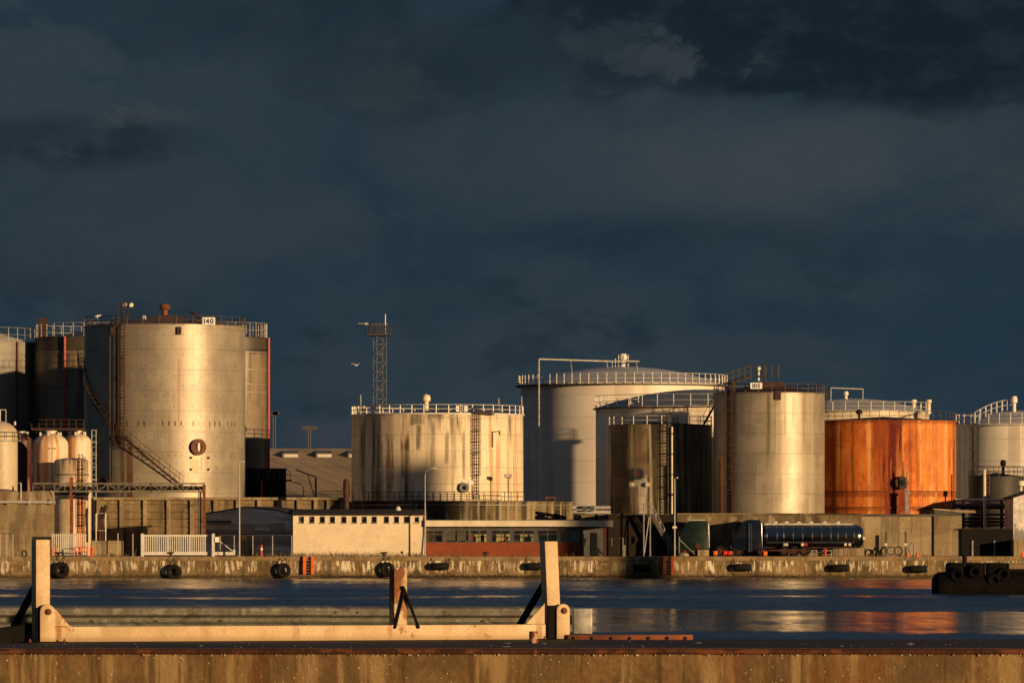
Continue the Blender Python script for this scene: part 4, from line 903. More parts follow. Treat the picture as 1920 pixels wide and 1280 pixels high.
mb=MB(); mb.box(X(752,Yq),X(755.5,Yq),Yq-.06,Yq-.003,Z(1037,Yq),Z(1033,Yq)); mb.build('air_brick',M['black'],root)
# ---- flat-roofed office with red brick front
Yo=505.6; xa,xb,xc=X(797.5,Yo),X(1091,Yo),X(1149,504.6); zi=Z(1016.5,Yo); zs=Z(986.5,Yo); zf=Z(974.5,504.6)
root=thing('office_building','low flat-roofed office with red brick front, wide windows and open porch','building',((xa+xb)/2,Yo,GZ))
mb=MB(); mb.box(xa,xb,Yo,Yo+.25,GZ,zi); mb.build('brick_wall',M['brick'],root)
mb=MB(); mb.box(xa+.02,xc,504.6,514.5,zs,zf-.05); mb.build('roof',M['cream'],root)
mb=MB(); mb.box(xa+.02,xc+.03,504.57,514.6,zf-.05,zf); mb.build('roof_edge',M['grey'],root)
mb=MB(); mb.box(xa,xb+.1,Yo-.06,Yo+.3,zi,zi+.08); mb.build('sill',M['dkgrey'],root)
z1=zi+.08; mb=MB()
for p,wd in ((798.5,.1),(833,.18),(880.5,.14),(917.5,.26),(960,.2),(1005,.2),(1048,.2),(1090,.14)): mb.box(X(p,Yo)-wd,X(p,Yo)+wd,Yo+.02,Yo+.2,z1,zs)
zt_=Z(1001,Yo)
for p in (813,858,898,940,982,1027,1069): mb.box(X(p,Yo)-.045,X(p,Yo)+.045,Yo+.04,Yo+.16,z1,zs)
mb.box(xa,xb,Yo+.05,Yo+.15,zt_-.04,zt_+.04); mb.box(xa,xb,Yo+.03,Yo+.19,zs-.42,zs); mb.build('window_frame',M['dkgrey'],root)
pp=[799.5,833,880.5,917.5,960,1005,1048,1090]
for a,b in zip(pp[:-1],pp[1:]):
    mb=MB(); mb.box(X(a,Yo)+.2,X(b,Yo)-.2,Yo+.085,Yo+.095,z1,zs-.42); mb.build('window_pane',M['glass'],root)
mb=MB(); mb.box(X(836,Yo)+.02,X(879,Yo)-.02,Yo+.22,Yo+.25,z1+.1,zs-.42); mb.build('blind',plain('blind_fabric',(.16,.13,.09),.8),root)
M['inside']=plain('inside_wall',(.75,.62,.36),.8,0,.1,1); M['inside_dark']=plain('inside_furniture',(.06,.045,.03),.7,0,.3,2)
mb=MB(); mb.box(xa,xb,Yo+1.9,Yo+2.1,GZ,zs-.003); mb.build('back_wall',M['inside'],root)
mb=MB()
for a,b,h in ((818,828,1004),(901,908,1003),(853,860,1012.6),(1004,1012,1004),(1040,1052,1000),(1062,1080,1002),(862,874,1010)): mb.box(X(a,Yo),X(b,Yo),Yo+.7,Yo+1.1,GZ,Z(h,Yo))
mb.box(X(962,Yo),X(975,Yo),Yo+.5,Yo+.9,GZ,Z(1010,Yo)); mb.build('furniture',M['inside_dark'],root)
mb=MB(); mb.box(X(881,Yo),X(887,Yo),Yo+.4,Yo+.5,Z(1014,Yo),Z(999,Yo)); mb.box(X(944,Yo),X(953,Yo),Yo+.4,Yo+.6,Z(1012,Yo),Z(1006,Yo)); mb.build('poster',M['red'],root)
mb=MB(); mb.box(xb-.12,xb+.1,Yo+.26,514.2,GZ,zs-.004); mb.build('porch_wall',M['dkgrey'],root)
mb=MB(); mb.box(xb+.11,X(1131,511),Yo+4.5,Yo+4.7,GZ,zs-.004); mb.build('porch_back',M['dkgrey'],root)
mb=MB(); mb.box(X(1108,510),X(1120,510),Yo+4.4,Yo+4.48,GZ,Z(998,510)); dr=mb.build('door',M['black'],root); mb=MB(); mb.box(X(1110,510),X(1118,510),Yo+4.37,Yo+4.39,GZ+1,Z(1000,510)); mb.build('window',M['glass'],dr)
mb=MB(); mb.box(X(1131,Yo),X(1137,Yo),Yo-.2,Yo+.1,GZ,zs-.004); mb.build('porch_column',weathered('column_brick',(.40,.09,.05),(.3,.07,.04),rough=.85,bricks=(.24,.075,(.20,.085,.045))),root)
rt=thing('porch_post','pale thin post standing in the dark office porch','post',(X(1094,504.9),504.9,GZ)); mb=MB(); mb.tube((X(1094,504.9),504.9,GZ),(X(1094,504.9),504.9,Z(1000,504.9)),.06,7); mb.box(X(1093,504.9),X(1098,504.9),504.85,504.95,Z(1022,504.9),Z(1010,504.9)); mb.build('post',M['grey'],rt)
# ---- round base and its lower wall under tank 111
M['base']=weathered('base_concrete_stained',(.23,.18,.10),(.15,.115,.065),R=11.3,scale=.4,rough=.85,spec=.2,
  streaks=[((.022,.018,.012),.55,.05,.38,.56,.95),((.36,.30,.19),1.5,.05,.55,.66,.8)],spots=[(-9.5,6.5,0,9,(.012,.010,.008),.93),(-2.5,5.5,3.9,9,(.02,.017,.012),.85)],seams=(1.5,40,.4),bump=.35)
cb=X(862,531); RBn=S(213,531)
root=thing('tank_base','round stained concrete base with dark run-off under the tank signed 111','tank base',(cb,531,GZ))
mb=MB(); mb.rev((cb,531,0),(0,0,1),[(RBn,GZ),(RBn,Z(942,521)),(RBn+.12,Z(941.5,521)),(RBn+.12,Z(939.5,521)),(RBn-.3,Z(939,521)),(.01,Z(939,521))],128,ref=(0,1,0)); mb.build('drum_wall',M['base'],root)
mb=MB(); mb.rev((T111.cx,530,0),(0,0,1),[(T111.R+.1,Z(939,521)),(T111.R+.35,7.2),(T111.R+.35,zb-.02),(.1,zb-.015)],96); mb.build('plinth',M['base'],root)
TT=Tank(); TT.cx,TT.cy,TT.R,TT.pc,TT.pR,TT.Y,TT.root,TT.zt,TT.zb=cb,531,RBn,862,213,531,root,Z(939,521),GZ
railing(TT,.9,30,'rail_dark',off=-.4,a0=-1.35,a1=.62,r=.035)
mb=MB(); mb.path([sp(TT,ang(TT,1027),Z(939,521),-.3),sp(TT,ang(TT,1027),Z(932,521),-.3),sp(TT,ang(TT,1045),Z(932,521),-.3),sp(TT,ang(TT,1045),Z(939,521),-.3)],.06,6); mb.build('pipe_loop',M['rust'],root)
mb=MB(); mb.rev((cb,531,0),(0,0,1),[(RBn,Z(947,521)),(RBn+.1,Z(946.7,521)),(RBn+.1,Z(945.8,521)),(RBn,Z(945.5,521))],128); mb.build('cable_pipe',M['grey'],root)
rt=thing('floodlight_pole','pole with twin square floodlights on the round base before tank 111','floodlight',(X(953,521),521.6,Z(939,521))); mb=MB(); mb.tube((X(953,521.6),521.6,Z(939,521)),(X(953,521.6),521.6,Z(895,521.6)),.045,6); mb.tube((X(947,521.6),521.6,Z(895,521.6)),(X(959,521.6),521.6,Z(895,521.6)),.04,5); mb.build('pole',M['rail_dark'],rt)
for p in (948,957):
    mb=MB(); mb.box(X(p-3,521.5),X(p+3,521.5),521.35,521.55,Z(894,521.5),Z(888,521.5)); mb.build('lamp_head',M['rail'],rt)
# ---- chimney and rail on the panel wall
rt=thing('flue_stack','dark rusty flue with rounded cap left of the tank signed 111','chimney',(X(649,521),521,GZ)); mb=MB(); mb.rev((X(649,521),521,0),(0,0,1),[(.3,GZ),(.3,Z(903,521)),(.22,Z(898,521)),(.001,Z(897,521))],14); mb.build('stack',M['rust_dark'],rt)
mb=MB(); mb.path([(X(652,521),521,Z(905,521)),(X(655,521),521,Z(905,521)),(X(655,521),521,Z(930,521))],.07,6); mb.build('pipe',M['rust_dark'],rt)
root=thing('wall_rail','dark steel handrail standing on the right end of the panel wall','railing',(X(620,528),528.1,zw)); mb=MB()
for i in range(9): mb.tube((X(597+i*6,528.1),528.1,zw),(X(597+i*6,528.1),528.1,zw+.62),.03,5)
mb.build('post',M['rail_dark'],root); mb=MB()
for h in (.3,.62): mb.tube((X(597,528.1),528.1,zw+h),(X(645,528.1),528.1,zw+h),.03,5)
mb.build('rail',M['rail_dark'],root)
# ---- dark control box with balcony
Yk=540.; root=thing('control_house','black boxy control house with railed balcony right of the tallest tank','building',(X(498,Yk),Yk,GZ))
mb=MB(); mb.box(X(461,Yk),X(534,Yk),Yk,Yk+3.4,GZ,Z(879,Yk)); mb.build('wall',M['black'],root)
mb=MB(); mb.box(X(461,Yk),X(546,Yk),Yk-1.2,Yk-.003,Z(902,Yk),Z(899,Yk)); mb.box(X(534,Yk)+.003,X(546,Yk),Yk,Yk+2,Z(902,Yk),Z(899,Yk)); mb.build('balcony',M['black'],root)
mb=MB()
for i in range(9): x=X(464+i*10,Yk-1.1); mb.tube((x,Yk-1.1,Z(899,Yk)),(x,Yk-1.1,Z(882,Yk)),.03,5)
for r in (882,890): mb.tube((X(464,Yk),Yk-1.1,Z(r,Yk)),(X(545,Yk),Yk-1.1,Z(r,Yk)),.03,5)
mb.build('railing',M['rail_dark'],root)
mb=MB(); mb.box(X(457,Yk),X(536,Yk),Yk-.15,Yk+3.5,Z(879,Yk)+.002,Z(877.5,Yk)); mb.build('roof',M['black'],root)
mb=MB(); mb.tube((X(491.5,Yk),Yk-1.0,GZ),(X(491.5,Yk),Yk-1.0,Z(902,Yk)),.09,7); mb.build('support_post',M['red'],root)
# ---- warehouse with tiled pitched roof
Ya,Yr=655.,674.; ze=Z(938,Ya); zg=Z(840.5,Yr); xl,xr=X(470,Yr),X(690,Yr)
M['tiles']=weathered('brown_sheet_roof',(.33,.25,.165),(.27,.205,.13),scale=.15,rough=.8,spec=.2,streaks=[((.15,.11,.075),.8,.2,.5,.7,.4)],seams=(1.05,1.1,.45),bump=.15)
root=thing('warehouse','warehouse with wide brown pitched roof and pale skylights behind the panel wall','building',(xl,Ya,GZ))
mb=MB(); mb.box(xl+.2,xr,Ya+.5,2*Yr-Ya-.5,GZ,ze-.3); mb.build('wall',M['conc'],root)
mb=MB(); mb.prism([(xl,Ya,ze),(xl,Yr,zg),(xl,2*Yr-Ya,ze),(xl,2*Yr-Ya,ze-.25),(xl,Yr,zg-.25),(xl,Ya,ze-.25)],(xr-xl,0,0)); rf=mb.build('roof',M['tiles'],root)
dirv=Vector((0,Yr-Ya,zg-ze)).normalized(); nv=Vector((0,-dirv.z,dirv.y))
for p in (541,604,664):
    def q(row):   # point on the slope seen at that row
        k=-(row-HR)/F; s=(HC+k*Ya-ze)/((zg-ze)-k*(Yr-Ya)); return Vector((0,Ya+(Yr-Ya)*s,ze+(zg-ze)*s))
    a,b=q(858),q(845); xx0,xx1=X(p-13,669),X(p+17,669)
    mb=MB(); mb.prism([Vector((xx0,a.y,a.z)),Vector((xx0,b.y,b.z)),Vector((xx0,b.y,b.z))+nv*.05,Vector((xx0,a.y,a.z))+nv*.6],(xx1-xx0,0,0)); sk=mb.build('skylight',plain('skylight_sheet',(.14,.12,.10),.4),root)
    mb=MB(); mb.prism([Vector((xx0+.25,a.y-.02,a.z+.08)),Vector((xx0+.25,a.y-.02,a.z+.08))+nv*.42,Vector((xx1,a.y-.02,a.z+.08))+nv*.42,Vector((xx1,a.y-.02,a.z+.08))],(0,-.05,0)); mb.build('frame',M['white'],sk)
# ---- street lamps standing in front of the warehouse
rt=thing('lamp_post','dark lamp post with a long slanting arm in front of the warehouse roof','lamp post',(X(592,535),535,GZ)); mb=MB()
mb.tube((X(592,535),535,GZ),(X(592,535),535,Z(894,535)),.10,7); mb.tube((X(592,535),535,Z(894,535)),(X(556,535),535,Z(881,535)),.06,6); mb.tube((X(590,535),535,Z(932,535)),(X(577,535),535,Z(890,535)),.05,6); mb.build('pole',M['rail_dark'],rt)
mb=MB(); mb.box(X(554,535),X(560,535),534.9,535.1,Z(882,535),Z(880,535)); mb.build('lamp_head',M['grey'],rt)
rt=lamp(569,905,930,536,'small street lamp with curved neck and white head before the warehouse','rail_dark',arm=-1,r=.07,z0=GZ)
# ---- lattice floodlight mast
Ym=620.; xm=X(712,Ym); root=thing('lattice_mast','tall lattice floodlight mast with square platform behind the tank signed 111','mast',(xm,Ym,GZ)); hw=S(9.5,Ym); zt=Z(629,Ym); mb=MB()
cs=[(-hw,-hw),(hw,-hw),(hw,hw),(-hw,hw)]
a=math.radians(22); cs=[(x*math.cos(a)-y*math.sin(a),x*math.sin(a)+y*math.cos(a)) for x,y in cs]
for x,y in cs: mb.tube((xm+x,Ym+y,GZ),(xm+x,Ym+y,zt),.045,5)
nn=24; dz=(zt-GZ)/nn
for i in range(nn):
    for (x,y),(u,v) in zip(cs,cs[1:]+cs[:1]):
        z0=GZ+i*dz; 
        if i%2: x,y,u,v=u,v,x,y
        mb.tube((xm+x,Ym+y,z0),(xm+u,Ym+v,z0+dz),.022,4); mb.tube((xm+x,Ym+y,z0),(xm+u,Ym+v,z0),.02,4)
mb.build('lattice',M['dkgrey'],root)
pw=S(22,Ym); mb=MB(); mb.box(xm-pw,xm+pw,Ym-pw,Ym+pw,zt,zt+.15); mb.build('platform',M['dkgrey'],root); mb=MB()
for i in range(9):
    for yy in (-pw,pw): mb.tube((xm-pw+2*pw*i/8,Ym+yy,zt),(xm-pw+2*pw*i/8,Ym+yy,zt+1.1),.035,4)
for z in (.55,1.1):
    mb.path([(xm-pw,Ym-pw,zt+z),(xm+pw,Ym-pw,zt+z),(xm+pw,Ym+pw,zt+z),(xm-pw,Ym+pw,zt+z),(xm-pw,Ym-pw,zt+z)],.04,5)
mb.build('railing',M['rail_dark'],root)
mb=MB()
for i in range(5): mb.box(xm-pw*.7+i*.42,xm-pw*.7+i*.42+.3,Ym-pw*.9,Ym-pw*.9+.3,zt+1.1,zt+1.4)
mb.build('floodlight',M['dkgrey'],root)
mb=MB(); zc=Z(608,Ym); mb.rev((xm-pw-.2,Ym-pw,zc),(-1,-.3,.05),[(.001,-.3),(.15,-.25),(.18,.15),(.1,.25),(.05,.6),(.05,.95),(.001,.95)],10); mb.build('spotlight',M['grey'],root)
mb=MB(); mb.tube((X(722.5,Ym),Ym,zt),(X(722.5,Ym),Ym,Z(589,Ym)),.05,5); mb.build('antenna',M['rail'],root)
def farmast(px,top,Y,wpx,label,head):
    x=X(px,Y); root=thing('floodlight_mast',label,'mast',(x,Y,GZ)); mb=MB(); h=S(wpx,Y); zt=Z(top,Y)
    for s in (-1,1): mb.tube((x+s*h,Y,GZ),(x+s*h*.7,Y,zt),.06,5)
    n=20
    for i in range(n): z0=GZ+(zt-GZ)*i/n; z1=GZ+(zt-GZ)*(i+1)/n; s=1 if i%2 else -1; mb.tube((x-s*h*.9,Y,z0),(x+s*h*.9,Y,z1),.03,4)
    mb.build('lattice',M['dkgrey'],root); mb=MB(); mb.box(x-S(head,Y),x+S(head,Y),Y-.4,Y+.4,zt,zt+.2)
    for i in range(5): mb.box(x-S(head,Y)+i*S(head/2.2,Y),x-S(head,Y)+i*S(head/2.2,Y)+.5,Y-.6,Y-.3,zt+.2,zt+.65)
    mb.build('lamp_bank',M['dkgrey'],root); return root
farmast(580,806,900,3,'distant floodlight mast with wide lamp bank above the warehouse roof',13)
farmast(514,780,850,3,'distant thin lattice mast seen beside the wide tank with red downpipe',5)
# ---- gulls
def gull(px,row,Y,fly,label):
    c=Vector((X(px,Y),Y,Z(row,Y))); root=thing('gull',label,'bird',c); k=.75 if fly else 1.25
    prof=[(-.24,.02),(-.16,.06),(-.02,.09),(.10,.075),(.18,.045),(.24,.05),(.28,.03),(.30,.008)]
    mb=MB(); mb.rev(c,(1,.15,.25 if not fly else .05),[(r*k,h*k) for h,r in [(-.26,.001)]+prof],10)
    if fly:
        for s in (-1,1):
            t_=[c+Vector((.08,0,.03))*k,c+Vector((-.1,0,.03))*k,c+Vector((-.06,s*.28,.22))*k+Vector((s*.25,0,0)),c+Vector((-.14,s*.5,.32))*k+Vector((s*.5,0,0)),c+Vector((.0,s*.3,.24))*k+Vector((s*.28,0,0))]
            mb.prism(t_,(0,0,.025))
    else:
        for s in (-1,1): mb.tube(c+Vector((-.02,s*.04,-.08)),c+Vector((.0,s*.04,-.3)),.015,4)
    mb.build('body',M['white'],root); mb=MB(); mb.tube(c+Vector((.29,.04,.09 if not fly else .02))*k,c+Vector((.36,.05,.08 if not fly else .01))*k,.02,5,.005); mb.build('beak',M['orange'],root)
gull(668,685,640,True,'small white gull flying left of the lattice mast')
gull(183,592.5,524.6,False,'white gull perched on the rail of the tallest cream tank')

# ---- weeds along the foot of the buildings on the quay
random.seed(11); mb=MB()
for i in range(520):
    p=random.choice([random.uniform(552,796),random.uniform(552,796),random.uniform(798,1090),random.uniform(172,268),random.uniform(400,548),random.uniform(1560,1740)]); y=random.uniform(504.0,504.8); x=X(p,y); hh=random.uniform(.08,.42)*(1.5 if random.random()<.1 else 1)
    a=random.uniform(-.5,.5)*hh; mb.add([(x-.03,y,GZ),(x+.03,y,GZ),(x+a+.01,y-.05,GZ+hh),(x+a-.01,y-.05,GZ+hh)],[(0,1,2,3)])
o=mb.build('weeds',plain('dry_weeds',(.13,.10,.045),.9,0,.4,3)); tag(o,'dry weeds and grass tufts along the quay','weeds',kind='stuff')
# ---- added tall chimney, unseen, placed so its long shadow lies across the office
root=thing('chimney','added unseen round brick chimney beyond the right edge, there to shade the office','chimney',(192.2,320,GZ-.1)); mb=MB(); mb.rev((192.2,320,0),(0,0,1),[(2.4,GZ-.1),(1.75,38),(1.9,38.2),(1.9,39),(1.5,39.05),(.001,39)],40); mb.build('stack',M['brick'],root)
# =====================================================================  right-hand yard
M['conc_dirty']=weathered('dirty_concrete',(.20,.155,.09),(.135,.105,.06),scale=.5,rough=.9,spec=.15,streaks=[((.05,.04,.024),.8,.2,.5,.75,.8),((.34,.28,.18),1.0,.5,.64,.8,.7)],seams=(1.3,3.1,.4),bump=.3)
Yv=513.6; zv=Z(964,Yv)
root=thing('retaining_wall','long pale concrete retaining wall below the tanks, behind the tanker','wall',(X(1500,Yv),Yv,GZ))
mb=MB(); mb.box(X(1270,Yv),X(1615,Yv),Yv,Yv+.6,GZ,zv); mb.build('wall_section',M['conc_dirty'],root)
mb=MB(); mb.box(X(1615,Yv)+.004,X(1751,Yv),Yv-.05,Yv+.6,GZ,Z(968,Yv)); mb.build('wall_section',M['conc_light'],root)
mb=MB(); mb.box(X(1751,Yv)+.004,X(1803,Yv),Yv-.3,Yv+.6,GZ,Z(967,Yv)); mb.build('wall_section',M['conc'],root)
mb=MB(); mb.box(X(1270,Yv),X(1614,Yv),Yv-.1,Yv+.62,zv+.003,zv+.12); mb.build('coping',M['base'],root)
root=thing('brick_wall','dark brick wall with shade put into its colour, behind the steel stairs, below the tank signed 102','wall',(X(1200,Yv),Yv,GZ))
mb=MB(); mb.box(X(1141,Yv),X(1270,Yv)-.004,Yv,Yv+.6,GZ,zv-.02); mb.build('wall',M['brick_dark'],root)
# link pipes left of it
root=thing('pipe_run','pale pipes and black valves crossing between the round base and tank 102','pipes',(X(1110,519),519,Z(958,519))); mb=MB()
for r,rr in ((960,.2),(951,.16)): mb.tube((X(1074,519),519,Z(r,519)),(X(1145,519),519,Z(r,519)),rr,8)
mb.build('pipe',M['rail'],root); mb=MB(); mb.box(X(1092,518.5),X(1101,518.5),518.3,518.8,Z(958,518.5),Z(948,518.5)); mb.rev((X(1110,518.6),518.6,Z(953,518.6)),(0,-1,0),[(.001,-.1),(.28,-.1),(.28,.1),(.001,.1)],12); mb.build('valve',M['dkgrey'],root)
mb=MB()
for p in (1080,1118,1140): mb.box(X(p,519)-.15,X(p,519)+.15,518.9,519.1,GZ,Z(963,519))
mb.build('support',M['black'],root)
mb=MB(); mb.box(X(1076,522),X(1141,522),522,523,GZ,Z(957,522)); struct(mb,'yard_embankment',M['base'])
# stairs
root=thing('steel_stairs','grey steel stairs with landing up the black brick wall','stairs',(X(1235,511),511,GZ)); Ys=511.5
A=Vector((X(1222,Ys),Ys,zv)); B=Vector((X(1261,Ys),Ys,GZ+.2)); mb=MB()
for oy in (0,1.0): mb.bar(A+Vector((0,oy,0)),B+Vector((0,oy,0)),.08,.32)
for i in range(17): q=A.lerp(B,i/16); mb.bar(q,q+Vector((0,1,0)),.28,.05)
mb.build('flight',M['dkgrey'],root); mb=MB()
for oy in (0,1.0):
    for h in (.5,1.0): mb.tube(A+Vector((0,oy,h)),B+Vector((0,oy,h)),.035,5)
    for i in range(6): q=A.lerp(B,i/5); mb.tube(q+Vector((0,oy,0)),q+Vector((0,oy,1)),.035,5)
    for h in (.5,1.0): mb.tube(A+Vector((0,oy,h)),A+Vector((-1.1,oy,h)),.035,5)
mb.build('handrail',M['grey'],root); mb=MB(); mb.bar(A+Vector((-1.1,.5,0)),A+Vector((0,.5,0)),1.1,.1); mb.build('landing',M['dkgrey'],root)
mb=MB()
for p in (1207,1219): mb.tube((X(p,Ys),Ys,GZ),(X(p,Ys),Ys,zv+.9),.07,6)
mb.tube((X(1208,Ys),Ys,GZ+.3),(X(1217,Ys),Ys,zv-.2),.05,5)
for p in (1253,1258): mb.tube((X(p,Ys),Ys,GZ),(X(p,Ys),Ys,Z(1003,Ys)),.06,6)
mb.build('support_post',M['grey'],root)
meshfence([1134,1147,1168],505.2,1008,'short wire fence right of the red porch column',wires=5)
rt=thing('marker_post','short pale marker post standing before the black brick wall','post',(X(1171,504),504,GZ)); mb=MB(); mb.box(X(1169.5,504),X(1172.5,504),503.9,504.1,GZ,Z(1021,504)); mb.build('post',M['cream'],rt,bevel=.03)
# quay-edge clutter
rt=thing('braced_post','grey fence post with slanting brace in front of the green lorry','post',(X(1273.5,502.6),502.6,GZ)); mb=MB(); mb.tube((X(1273.5,502.6),502.6,GZ),(X(1273.5,502.6),502.6,Z(1006,502.6)),.05,6); mb.build('post',M['grey'],rt); mb=MB(); mb.tube((X(1274,502.6),502.6,Z(1011,502.6)),(X(1306,502.6),502.6,GZ+.05),.045,6); mb.build('brace',M['grey'],rt)
rt=thing('concrete_block','small grey concrete block on the quay below the green cab','block',(X(1318,502.6),502.6,GZ)); mb=MB(); mb.box(X(1307.5,502.6),X(1329,502.6),502.3,502.9,GZ,Z(1030,502.6)); mb.build('block',M['conc_light'],rt,bevel=.04)
rt=thing('kerb_stone','rounded pale stone at the quay edge near the slim pole','stone',(X(1281,502),502,GZ)); mb=MB(); mb.ball((X(1281,502),502,GZ+.12),.55,.4,.28); mb.build('stone',M['conc_light'],rt)
rt=thing('barrier_frame','grey rectangular rail barrier in front of the tanker wheels','barrier',(X(1541,503),503,GZ)); mb=MB(); 
for r in (1039,1031.5): mb.box(X(1522,503),X(1559,503),502.95,503.05,Z(r+.8,503),Z(r-.8,503))
for p in (1522,1531,1548,1559): mb.box(X(p,503)-.05,X(p,503)+.05,502.94,503.06,GZ,Z(1031,503))
mb.build('frame',M['grey'],rt)
rt=thing('hydrant','red hydrant standing between the rail barrier and grey blocks','hydrant',(X(1547,502.5),502.5,GZ)); mb=MB(); mb.rev((X(1547,502.5),502.5,0),(0,0,1),[(.12,GZ),(.12,Z(1031,502.5)),(.17,Z(1030.5,502.5)),(.15,Z(1028,502.5)),(.001,Z(1027,502.5))],10); mb.tube((X(1543,502.5),502.5,Z(1033,502.5)),(X(1551,502.5),502.5,Z(1033,502.5)),.06,6); mb.build('body',M['red'],rt)
for k,(p0,p1,t,lb) in enumerate(((1561,1581,1028,'grey concrete block right of the rail barrier below the tanker'),(1582,1620,1027,'long grey concrete block below the rear end of the tanker'))):
    rt=thing('concrete_block',lb,'block',(X((p0+p1)/2,503.4),503.4,GZ),'grey blocks below the tanker'); mb=MB(); mb.box(X(p0,503.4),X(p1,503.4),503.1,503.9,GZ,Z(t,503.4)); mb.build('block',M['conc'],rt,bevel=.04)
for p,lb in ((1661,'dark green post at left of the hose reels by the pale wall'),(1698,'dark green post at right of the hose reels by the pale wall')):
    rt=thing('hose_post',lb,'post',(X(p,511),511,GZ),'posts by the hose reels'); mb=MB(); mb.box(X(p-1.8,511),X(p+1.8,511),510.9,511.1,GZ,Z(996,511)); mb.build('post',plain('dark_green_paint',(.05,.06,.045),.6),rt)
    mb=MB(); mb.box(X(p-2.4,511),X(p+2.4,511),510.8,510.9,Z(1023,511),Z(1018,511)); mb.build('box',M['cream'],rt)
for p,lb in ((1671,'left grey hose reel coil by the pale retaining wall'),(1684,'right grey hose reel coil by the pale retaining wall')):
    rt=thing('hose_reel',lb,'hose reel',(X(p,511.5),511.5,GZ),'hose reels by the wall'); c=Vector((X(p,511.5),511.5,GZ+.52)); mb=MB()
    for k in range(3): mb.ring(c+Vector((0,-.08+.08*k,0)),(0,1,0),.38,.06,24,6)
    mb.build('hose',M['dkgrey'],rt); mb=MB(); mb.box(c.x-.3,c.x+.3,c.y-.05,c.y+.05,GZ,GZ+.1); mb.tube(c,c-Vector((0,0,.5)),.05,5); mb.build('stand',M['grey'],rt)
rt=thing('tap_stand','grey pipe stand with curved top right of the hose reels','pipe',(X(1711,511),511,GZ)); mb=MB(); mb.path([(X(1714,511),511,GZ),(X(1714,511),511,Z(1020,511)),(X(1710,511),511,Z(1018,511)),(X(1705,511),511,Z(1024,511)),(X(1708,511),511,GZ)],.08,7); mb.build('pipe',M['grey'],rt)
for p,lb in ((1702,'left small orange traffic cone lamp on the quay edge before the pale wall'),(1720,'right small orange traffic cone lamp on the quay edge before the pale wall'),(1917,'small orange cone lamp at the right edge of the quay')):
    rt=thing('orange_cone',lb,'cone',(X(p,501),501,GZ+.02),'orange cones on the quay edge'); mb=MB(); mb.rev((X(p,501),501,0),(0,0,1),[(.24,GZ+.02),(.24,GZ+.07),(.15,GZ+.08),(.04,GZ+.5),(.001,GZ+.52)],10); mb.build('cone',M['orange'],rt)
# ---------------------------------------------------------------- vehicles
M['green']=plain('green_cab_paint',(.004,.015,.009),.3,0,.2,1,spec=.6,bump=0)
M['bluecab']=plain('dark_blue_cab_paint',(.006,.010,.018),.18,.2,.2,1,spec=.7,bump=0)
M['chrome']=plain('polished_tank_steel',(.25,.24,.23),.16,1,.06,1.2,bump=.03)
M['chrome_hoop']=plain('hoop_steel',(.5,.5,.48),.25,1,.06,1.2,bump=0)
M['carglass']=plain('cab_glass',(.01,.012,.014),.06,0,.1,1,spec=.8,bump=0)
M['lampred']=plain('red_lens',(.6,.02,.01),.25,0,.1,3,spec=.7,bump=0)
M['lampamber']=plain('amber_lens',(.75,.16,.02),.25,0,.1,3,spec=.7,bump=0)
M['hub']=plain('wheel_hub_paint',(.085,.022,.014),.45,.2,.3,3)
def wheel(parent,x,y,r=.5,w=.3):
    mb=MB(); mb.rev((x,y,GZ+r),(0,1,0),[(r*.55,-w/2),(r*.92,-w/2),(r,-w*.35),(r,w*.35),(r*.92,w/2),(r*.55,w/2)],24); t_=mb.build('wheel',M['rubber'],parent)
    mb=MB(); mb.rev((x,y,GZ+r),(0,-1,0),[(.56*r,-w*.3),(.56*r,w*.46),(.45*r,w*.3),(.25*r,w*.3),(.22*r,w*.55),(.001,w*.58)],16); mb.build('rim',M['hub'],t_)
def cab(parent,xf,xb,Y,H,W,mat,rake=.75,zb=.55):
    """cab facing left: nose at xf, back at xb"""
    z0=GZ+zb; L=xb-xf; yn,yf=Y-W/2,Y+W/2
    P=[(xf,0),(xf-.02,1.0),(xf+.12,1.35),(xf+rake,H-.28),(xf+rake+.3,H-.06),(xf+rake+.7,H),(xb-.25,H-.02),(xb-.02,H-.3),(xb+.05,.3),(xb,0)]
    mb=MB(); mb.prism([(x,yn,z0+z) for x,z in P],(0,W,0)); b=mb.build('cab',mat,parent,bevel=.07)
    mb=MB(); mb.prism([(xf+.08,yn+.15,z0+1.38),(xf+rake-.08,yn+.15,z0+H-.40),(xf+rake-.08,yf-.15,z0+H-.40),(xf+.08,yf-.15,z0+1.38)],(-.035,0,.02)); mb.build('windscreen',M['carglass'],b)
    mb=MB(); mb.prism([(xf+.42,yn-.012,z0+1.25),(xf+rake+.05,yn-.012,z0+H-.75),(xf+rake+.75,yn-.012,z0+H-.75),(xf+rake+.75,yn-.012,z0+1.25)],(0,.02,0)); mb.build('side_window',M['carglass'],b)
    mb=MB(); mb.box(xf-.08,xf+.5,yn-.03,yf+.03,GZ+.3,GZ+.75); mb.build('bumper',M['black'],parent,bevel=.05)
    for yy in (yn+.25,yf-.25):
        mb=MB(); mb.rev((xf-.07,yy,GZ+.85),(-1,0,0),[(.14,0),(.13,.05),(.001,.08)],12); mb.build('headlight',M['rail'],parent)
    mb=MB(); mb.tube((xf+.25,yn-.02,z0+1.9),(xf+.1,yn-.3,z0+1.85),.03,5); mb.box(xf-.02,xf+.16,yn-.42,yn-.22,z0+1.25,z0+1.85); mb.build('mirror',M['black'],parent,bevel=.03)
    return b
